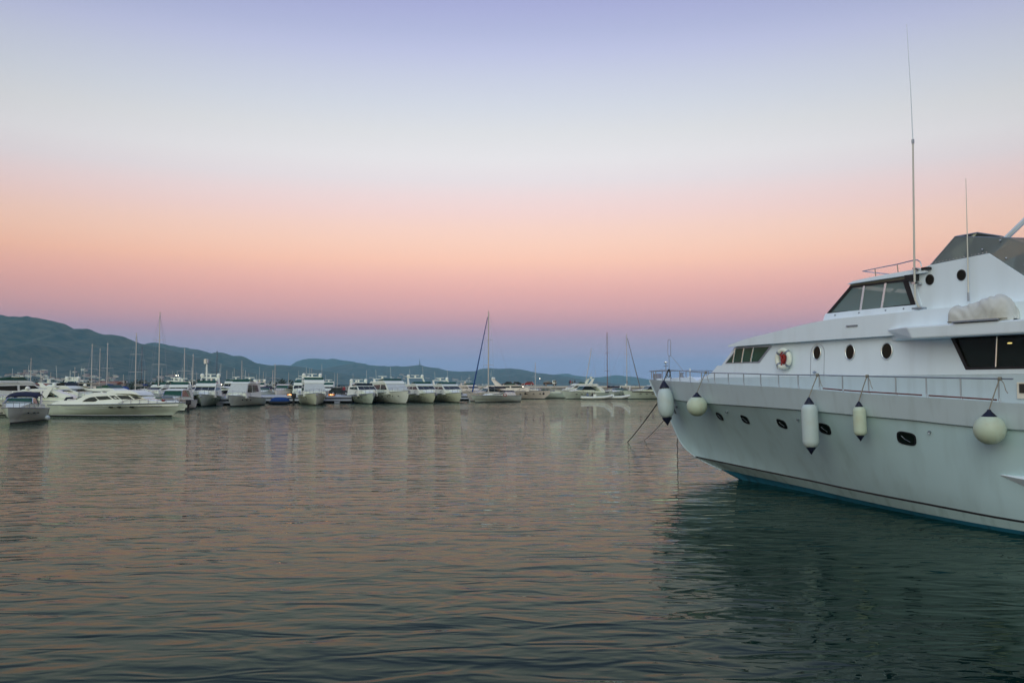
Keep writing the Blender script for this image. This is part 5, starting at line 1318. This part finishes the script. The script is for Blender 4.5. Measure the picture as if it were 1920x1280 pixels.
# ---- inflatable with people
def inflatable(px, Y, label):
    root = empty('inflatable_boat', (wx(px, Y), Y, 0), 0, label, 'inflatable boat')
    t = MB()
    for sg in (1, -1): t.tube([(-3.2, sg * .9, .35), (-1, sg * 1.0, .32), (1.6, sg * .95, .38), (3.0, sg * .45, .6), (3.5, 0, .72)], .28, 8)
    t.build('tube', M['white2'], root, smooth=True)
    MB().prism([(-3.0, -.75, .15), (2.2, -.75, .15), (3.0, 0, .3), (2.2, .75, .15), (-3.0, .75, .15)], (0, 0, .12)).build('floor', M['black'], root)
    MB().box(-.6, -.35, .27, .1, .35, 1.05).build('console', M['white2'], root, bevel=.06)
    MB().box(-1.6, -.45, .27, -1.1, .45, .65).build('seat', M['black'], root, bevel=.05)
inflatable(1117, 184, 'white inflatable boat carrying people in front of the right hand cruisers')
inflatable(1150, 186.5, 'second smaller white inflatable tied beside the one carrying people')

# ---- sailing yachts of which mostly the masts show, left to centre
def masted(px, ztop_px, Y, label, alpha=8, furl=None, spreads=1, dark=False, L=10):
    sail_yacht(px + 2, Y, alpha, L, 3.2, 1.7, 1.4, random.choice([M['white2'], M['cream'], M['green']]), wz(ztop_px, Y + L * .4), label, furl=furl, spreads=spreads, mastm=M['dmast'] if dark else None, mr=.075 if not dark else .055, boom=True, cover=random.choice(['canvas_blue', 'canvas_navy', 'canvas_tan']))
masted(41, 673, 168, 'leftmost sailing yacht, short pale mast over the black topped cruiser')
masted(127, 690, 190, 'sailing yacht with a very thin mast right of the white framed yacht')
masted(156, 647, 150, 'sailing yacht whose bright mast is first of three close together')
masted(173, 655, 170, 'sailing yacht whose faint mast is the middle of three close together')
masted(186, 645, 152, 'sailing yacht whose mast is the right one of three close together')
masted(239, 627, 132, 'sailing yacht with a tall pale mast crossing the mountain', spreads=2)
masted(252, 652, 150, 'sailing yacht with a thin dark mast beside the tall pale one', dark=True)
masted(281, 587, 131, 'sailing yacht with the tallest mast of the left group, reaching above the ridge', spreads=2, L=12)
masted(334, 655, 150, 'sailing yacht whose mast stands left of the two domed yacht')
masted(351, 666, 156, 'sailing yacht whose mast rises right behind the two domed yacht')
masted(397, 660, 160, 'sailing yacht with brownish mast right of the white light column', dark=True)
masted(446, 678, 190, 'sailing yacht with a faint thin mast behind the dark hulled boat')
masted(505, 696, 176, 'sailing yacht with the shorter of two close masts over the pier')
masted(509, 684, 170, 'sailing yacht with the taller of two close masts over the pier')
masted(1006, 681, 228, 'sailing yacht with a faint mast behind the long cream yacht')
ORD = ['leftmost', 'second from left', 'third from left', 'fourth from left', 'fifth from left', 'sixth from left', 'seventh from left', 'eighth from left', 'ninth from left', 'tenth from left', 'tenth from right', 'ninth from right', 'eighth from right', 'seventh from right', 'sixth from right', 'fifth from right', 'fourth from right', 'third from right', 'second from right', 'rightmost']
# many thin faint masts further off on the left
for k, (px_, py_) in enumerate([(14, 706), (24, 702), (71, 700), (96, 698), (113, 704), (143, 700), (206, 697), (222, 702), (268, 694), (306, 690), (318, 699), (358, 694), (372, 699), (417, 694), (437, 690), (470, 700), (487, 697), (540, 698), (589, 690), (627, 700)]):
    Yk = 235 + (k * 37) % 40
    place_ = place('sailing_yacht', px_, Yk, 10 + (k * 53) % 40 - 20, 9, 'distant sailing yacht with the %s of the faint thin masts at the back' % ORD[k], 'sailing yacht', 'distant sailing yachts at the back of the marina')
    w_, s_ = small_hull(place_, 9, 2.9, 1.6, 1.4, M['white2'])
    zt_ = wz(py_, Yk + 4)
    mo_ = MB().tube([(.5, 0, 1.5), (.5, 0, zt_)], .06, 6).build('mast', M['mast'], place_)
    MB().tube([(.5, -.7, zt_ * .55), (.5, .7, zt_ * .55)], .03, 4).build('spreader', M['mast'], mo_)
    MB().tube([(.5, 0, 2.7), (-3, 0, 2.7)], .15, 6).build('boom_cover', M[['canvas_blue', 'canvas_navy', 'canvas_tan'][k % 3]], place_)
    MB().shell([(2, 1.5), (1.4, 1.95), (-1.6, 1.9), (-2, 1.4)], .75).build('coachroof', M['white2'], place_)
# more cabin boats filling the back of the left marina
fill = [(12, 112, 20, 'cream2', 'cabin boat with open flybridge behind the boat cut off at the left edge'), (62, 122, -15, 'white2', 'white cabin boat seen over the black bimini'),
        (147, 128, 30, 'cream', 'cream cabin boat with cluttered top behind the long cruiser stern'), (262, 132, -20, 'white2', 'small white cabin boat between the two tall left masts'),
        (330, 116, 15, 'white2', 'white cabin boat left of the two domed yacht'), (352, 140, -10, 'cream2', 'cream cabin boat hidden behind the two domed yacht'),
        (482, 178, 12, 'cream2', 'lit cream cabin boat behind the navy bimini'), (545, 176, -12, 'white2', 'white cabin boat behind the dark dinghy motor'),
        (612, 182, 8, 'white2', 'white cabin boat left of the dark car'), (900, 196, 30, 'cream2', 'pale cabin boat at the foot of the blue furled forestay')]
for px_, Y_, al_, m_, lb_ in fill:
    fly_yacht(px_, Y_, al_, 10.5, 3.6, 1.8, 1.5, M[m_], lb_, name='cabin_boat', zr=2.7, zf=3.1, za=3.9 + (px_ % 5) * .12, domes=px_ % 3, port=1)

# ---- cars
def car(px, Y, z, alpha, label, paint, s=1.0, group=None, van=False):
    root = empty('parked_car', (wx(px, Y), Y, z), R(alpha), label, 'car', group)
    H = 1.5 * s if not van else 1.9 * s; L = 4.2 * s
    body = [(-L / 2, .35), (-L / 2, .85 * s), (-L * .46, 1.0 * s), (L * .22, .98 * s), (L * .46, .80 * s), (L / 2, .62 * s), (L / 2, .35)]
    MB().shell(body, .84 * s).build('body', paint, root, bevel=.06)
    cab = [(-L * .45, .96 * s), (-L * .36, H), (L * .05, H), (L * .24, .96 * s)]
    MB().shell(cab, lambda x, z_: .78 * s - .10 * (z_ - .96 * s)).build('cabin', paint, root, bevel=.05)
    for sg in (1, -1):
        MB().prism([(-L * .41, sg * .775 * s, 1.0 * s), (-L * .345, sg * .735 * s, H - .08), (-L * .15, sg * .735 * s, H - .08), (-L * .15, sg * .775 * s, 1.0 * s)], (0, sg * .02, 0)).build('side_window', M['dglass'], root)
        MB().prism([(-L * .13, sg * .775 * s, 1.0 * s), (-L * .13, sg * .735 * s, H - .08), (L * .04, sg * .735 * s, H - .08), (L * .20, sg * .775 * s, 1.0 * s)], (0, sg * .02, 0)).build('side_window', M['dglass'], root)
        for x in (-L * .30, L * .31):
            wl = MB().lathe([(.31, -.1), (.33, -.08), (.33, .08), (.31, .1)], Matrix.Translation((x, sg * .78 * s, .33)) @ Matrix.Rotation(R(90), 4, 'X'), 16).build('wheel', M['tyre'], root)
            MB().lathe([(.19, -.115), (.19, .115)], Matrix.Translation((x, sg * .78 * s, .33)) @ Matrix.Rotation(R(90), 4, 'X'), 12).build('rim', M['steel'], wl)
        MB().box(L / 2 - .06, sg * .75 * s - .12, .62 * s, L / 2 + .01, sg * .75 * s + .12, .74 * s).build('headlight', M['white2'], root)
        MB().box(-L / 2 - .01, sg * .75 * s - .08, .68 * s, -L / 2 + .05, sg * .75 * s + .08, .88 * s).build('tail_light', M['red'], root)
    MB().prism([(L * .225, -.68 * s, 1.0 * s), (L * .225, .68 * s, 1.0 * s), (L * .062, .64 * s, H - .07), (L * .062, -.64 * s, H - .07)], (.02, 0, .02)).build('windscreen', M['dglass'], root)
car(638, 158, 1.18, 5, 'dark green car parked on the pier beside the lone cream yacht', M['cardark'], .92)
g_ = 'cars parked on the breakwater road'
car(951, 253.6, 2.82, 178, 'leftmost dark rounded car on the breakwater road', M['carblack'], .80, g_)
car(971.5, 254, 2.82, 3, 'dark car with a pale triangle, second on the breakwater road', M['cardark'], .80, g_)
car(990, 253.6, 2.82, 175, 'red fronted dark car, third on the breakwater road', M['carred'], .82, g_)

def work_truck():
    Y = 254; root = empty('work_truck', (wx(1031, Y), Y, 2.82), 0, 'dark work truck with a white framed cab on the breakwater road', 'truck')
    MB().box(-2.0, -.8, .45, 2.0, .8, .62).build('chassis', M['blackr'], root, bevel=.03)
    MB().shell([(.7, .62), (.7, 1.62), (1.6, 1.62), (1.95, 1.1), (2.0, .62)], .78).build('cab', M['white2'], root, bevel=.05)
    MB().prism([(.9, -.80, 1.1), (.9, -.80, 1.5), (1.5, -.80, 1.5), (1.72, -.80, 1.1)], (0, .03, 0)).build('side_window', M['dglass'], root)
    m = MB(); m.box(-1.95, -.75, .62, .6, .75, 1.0); m.build('load_bed', M['wood'], root, bevel=.03)
    m = MB(); m.tube([(-1.8, 0, 1.0), (-.9, 0, 1.5), (.3, 0, 1.35)], .08, 6); m.tube([(-1.2, .3, 1.0), (.1, .3, 1.25)], .12, 6); m.build('loaded_gear', M['canvas_tan'], root)
    for sg in (1, -1):
        for x in (-1.2, 1.3):
            wl = MB().lathe([(.34, -.1), (.36, 0), (.34, .1)], Matrix.Translation((x, sg * .78, .36)) @ Matrix.Rotation(R(90), 4, 'X'), 14).build('wheel', M['tyre'], root)
            MB().lathe([(.18, -.11), (.18, .11)], Matrix.Translation((x, sg * .78, .36)) @ Matrix.Rotation(R(90), 4, 'X'), 10).build('rim', M['steel'], wl)
work_truck()

# ---- people (a few pixels tall)
def person(px, Y, z, rz, label, shirt, trousers, pose='stand', H=1.72, group=None):
    root = empty('person', (wx(px, Y), Y, z), R(rz), label, 'person', group)
    k = H / 1.75
    if pose == 'stand':
        J = {'pel': (0, 0, .95), 'wa': (0, 0, 1.12), 'ch': (0, 0, 1.38), 'ne': (0, 0, 1.50), 'he': (.01, 0, 1.64), 'hl': (0, .09, .90), 'hr': (0, -.09, .90), 'kl': (.03, .10, .50), 'kr': (-.02, -.10, .50), 'al': (0, .10, .09), 'ar': (-.04, -.10, .09), 'tl': (.15, .11, .04), 'tr': (.11, -.11, .04),
             'sl': (0, .19, 1.42), 'sr': (0, -.19, 1.42), 'el': (-.02, .25, 1.15), 'er': (-.02, -.25, 1.15), 'wl': (.06, .26, .90), 'wr': (.06, -.24, .90), 'fl': (.09, .26, .81), 'fr': (.09, -.24, .81)}
    else:
        J = {'pel': (0, 0, .50), 'wa': (.03, 0, .66), 'ch': (.07, 0, .92), 'ne': (.09, 0, 1.05), 'he': (.13, 0, 1.18), 'hl': (.02, .10, .48), 'hr': (.02, -.10, .48), 'kl': (.42, .13, .50), 'kr': (.42, -.13, .50), 'al': (.42, .12, .09), 'ar': (.42, -.12, .09), 'tl': (.57, .12, .04), 'tr': (.57, -.12, .04),
             'sl': (.07, .19, .96), 'sr': (.07, -.19, .96), 'el': (.12, .25, .70), 'er': (.12, -.25, .70), 'wl': (.34, .18, .62), 'wr': (.34, -.18, .62), 'fl': (.42, .16, .60), 'fr': (.42, -.16, .60)}
    rad = dict(pel=.135, wa=.125, ch=.145, ne=.055, he=.10, hl=.09, hr=.09, kl=.062, kr=.062, al=.042, ar=.042, tl=.035, tr=.035, sl=.06, sr=.06, el=.045, er=.045, wl=.034, wr=.034, fl=.04, fr=.04)
    E_ = [('pel', 'wa'), ('wa', 'ch'), ('ch', 'ne'), ('ne', 'he'), ('pel', 'hl'), ('pel', 'hr'), ('hl', 'kl'), ('hr', 'kr'), ('kl', 'al'), ('kr', 'ar'), ('al', 'tl'), ('ar', 'tr'), ('ch', 'sl'), ('ch', 'sr'), ('sl', 'el'), ('sr', 'er'), ('el', 'wl'), ('er', 'wr'), ('wl', 'fl'), ('wr', 'fr')]
    ks = list(J); me = bpy.data.meshes.new('body'); me.from_pydata([[c * k for c in J[q]] for q in ks], [(ks.index(a), ks.index(b)) for a, b in E_], [])
    o = bpy.data.objects.new('body', me); C.objects.link(o); o.parent = root
    o.modifiers.new('skin', 'SKIN'); sv = me.skin_vertices[0].data
    for i, q in enumerate(ks): sv[i].radius = (rad[q] * k, rad[q] * k)
    sv[0].use_root = True
    ss = o.modifiers.new('sub', 'SUBSURF'); ss.levels = 1; ss.render_levels = 1
    # colours by height: shoes/trousers, shirt, skin
    m = bpy.data.materials.get('person_' + shirt + trousers + pose)
    if not m:
        m = bpy.data.materials.new('person_' + shirt + trousers + pose); m.use_nodes = True; n = m.node_tree.nodes; l = m.node_tree.links
        t = n.new('ShaderNodeTexCoord'); s_ = n.new('ShaderNodeSeparateXYZ'); r = n.new('ShaderNodeValToRGB'); dv = n.new('ShaderNodeMath'); dv.operation = 'DIVIDE'; dv.inputs[1].default_value = 2.0
        l.new(t.outputs['Object'], s_.inputs[0]); l.new(s_.outputs[2], dv.inputs[0]); l.new(dv.outputs[0], r.inputs[0]); l.new(r.outputs[0], n['Principled BSDF'].inputs['Base Color'])
        cols = dict(dark=(.02, .02, .025), red=(.30, .03, .04), blue=(.20, .28, .40), pale=(.5, .45, .38), jean=(.03, .05, .10), khaki=(.2, .16, .1))
        hip = .93 if pose == 'stand' else .50; nk = 1.50 if pose == 'stand' else 1.04
        e = r.color_ramp.elements; r.color_ramp.interpolation = 'CONSTANT'
        e[0].position = 0; e[0].color = (.01, .01, .01, 1); e[1].position = .05; e[1].color = (*cols[trousers], 1)
        for p_, c_ in ((hip / 2, cols[shirt]), (nk / 2, (.40, .22, .15))):
            q = e.new(p_); q.color = (*c_, 1)
    me.materials.append(m)
    h = Vector(J['he']) * k
    hb = MB(); hb.lathe([(.001, .125), (.06, .115), (.10, .07), (.112, .02), (.108, -.03)], Matrix.Translation(h + Vector((-.015, 0, .02))), 10); hb.build('hair', M['black'], root, smooth=True)
    return root
gp = 'people standing on the breakwater'
person(1067.4, 252.6, 2.80, 200, 'dark clothed person, left end of the group of four on the breakwater', 'dark', 'dark', group=gp)
person(1069.8, 252.4, 2.80, 300, 'person in a dull red top standing in the breakwater group', 'red', 'khaki', group=gp)
person(1073.2, 252.8, 2.80, 90, 'shorter person in dark brown third in the breakwater group', 'khaki', 'dark', H=1.6, group=gp)
person(1077.6, 252.4, 2.80, 250, 'dark dressed person standing slightly apart at the right of the breakwater group', 'dark', 'jean', group=gp)
person(1042, 252.6, 2.80, 20, 'dark clothed person beside the work truck on the breakwater', 'dark', 'dark', group=gp)
person(1175.4, 252.5, 2.80, 60, 'lone dark person on the breakwater beside the grey mast', 'dark', 'jean', group=gp)
person(641.3, 150, 1.18, 80, 'dark clothed person on the pier left of the one in red', 'dark', 'dark')
person(645.5, 149.6, 1.18, 120, 'person in a red top standing on the pier above the dark car', 'red', 'dark')
person(654.5, 150.5, 1.18, 220, 'dark clothed person on the pier nearest the two domed hardtop yacht', 'dark', 'jean')
person(1101, 184, .24, -60, 'person in pale blue seated in the white inflatable', 'blue', 'jean', 'sit')
person(1111, 184, .24, 200, 'dark dressed person seated in the white inflatable', 'dark', 'dark', 'sit')
person(1114.6, 184.3, .24, 170, 'person in khaki seated at the right in the white inflatable', 'khaki', 'dark', 'sit')

# ---- lights and columns
def lamp_pedestal(px, Y, z, label):
    root = empty('pier_light', (wx(px, Y), Y, z), 0, label, 'pier light', 'lit service lights on the pier')
    MB().box(-.6, -.25, 0, .6, .25, .4).build('housing', M['wood'], root, bevel=.04)
    MB().box(-.5, -.27, .10, .5, -.255, .34).build('glow_panel', M['lampo'], root)
    for x in (-.13, .13): MB().ball((x, -.33, .22), .05, seg=8).build('bulb', M['lamp'], root)
for px_, lb_ in ((467.5, 'lit orange service light on the pier right of the dark hulled boat'), (545.5, 'lit orange service light on the pier beside the lone cream yacht'), (622.5, 'lit orange service light on the pier in front of the dark car')):
    lamp_pedestal(px_, 144.5, 1.18, lb_)
def column():
    Y = 134; root = empty('light_column', (wx(388, Y), Y, 1.1), 0, 'tall white column with a boxy head beside the two domed yacht', 'light column')
    H = wz(673, Y) - 1.1; MB().tube([(.0, 0, 0), (0, 0, H - .8)], [.17, .11], 10).build('pole', M['white2'], root, smooth=True)
    MB().box(-.42, -.25, H - .75, .0, .25, H).build('head', M['cream2'], root, bevel=.04); MB().box(.03, -.22, H - .65, .28, .22, H - .05).build('side_box', M['dsteel'], root, bevel=.04)
    MB().box(-.25, -.25, 0, .25, .25, .3).build('base', M['dsteel'], root, bevel=.03)
column()
def lamp_post():
    Y = 140; root = empty('lamp_post', (wx(333.5, Y), Y, 1.1), 0, 'lamp post with two small lit lamps behind the white cabin boats', 'lamp post')
    H = wz(704, Y) - 1.1; MB().tube([(0, 0, 0), (0, 0, H)], [.09, .06], 8).build('pole', M['dmast'], root)
    MB().tube([(-.3, 0, H), (.3, 0, H)], .04, 6).build('arm', M['dmast'], root)
    for x, r in ((-.22, .09), (.12, .07)): MB().ball((x, -.05, H + .02), r, seg=8).build('lamp_head', M['lampw'], root)
lamp_post()
bpy.context.view_layer.update()
for px_, py_, Y_, rt_ in ((1012, 709.5, 205, ay_), (980.5, 724.6, 187.5, ly_), (416, 720.3, 163, fy_)):
    p_ = rt_.matrix_world.inverted() @ Vector((wx(px_, Y_), Y_, wz(py_, Y_)))
    m = MB(); m.ball(p_, .10, seg=8); o_ = m.build('deck_lamp', M['lampw'], rt_)
    MB().tube([p_ + Vector((0, 0, -.1)), p_ + Vector((0, 0, -1.1))], .03, 5).build('stalk', M['steel'], o_)
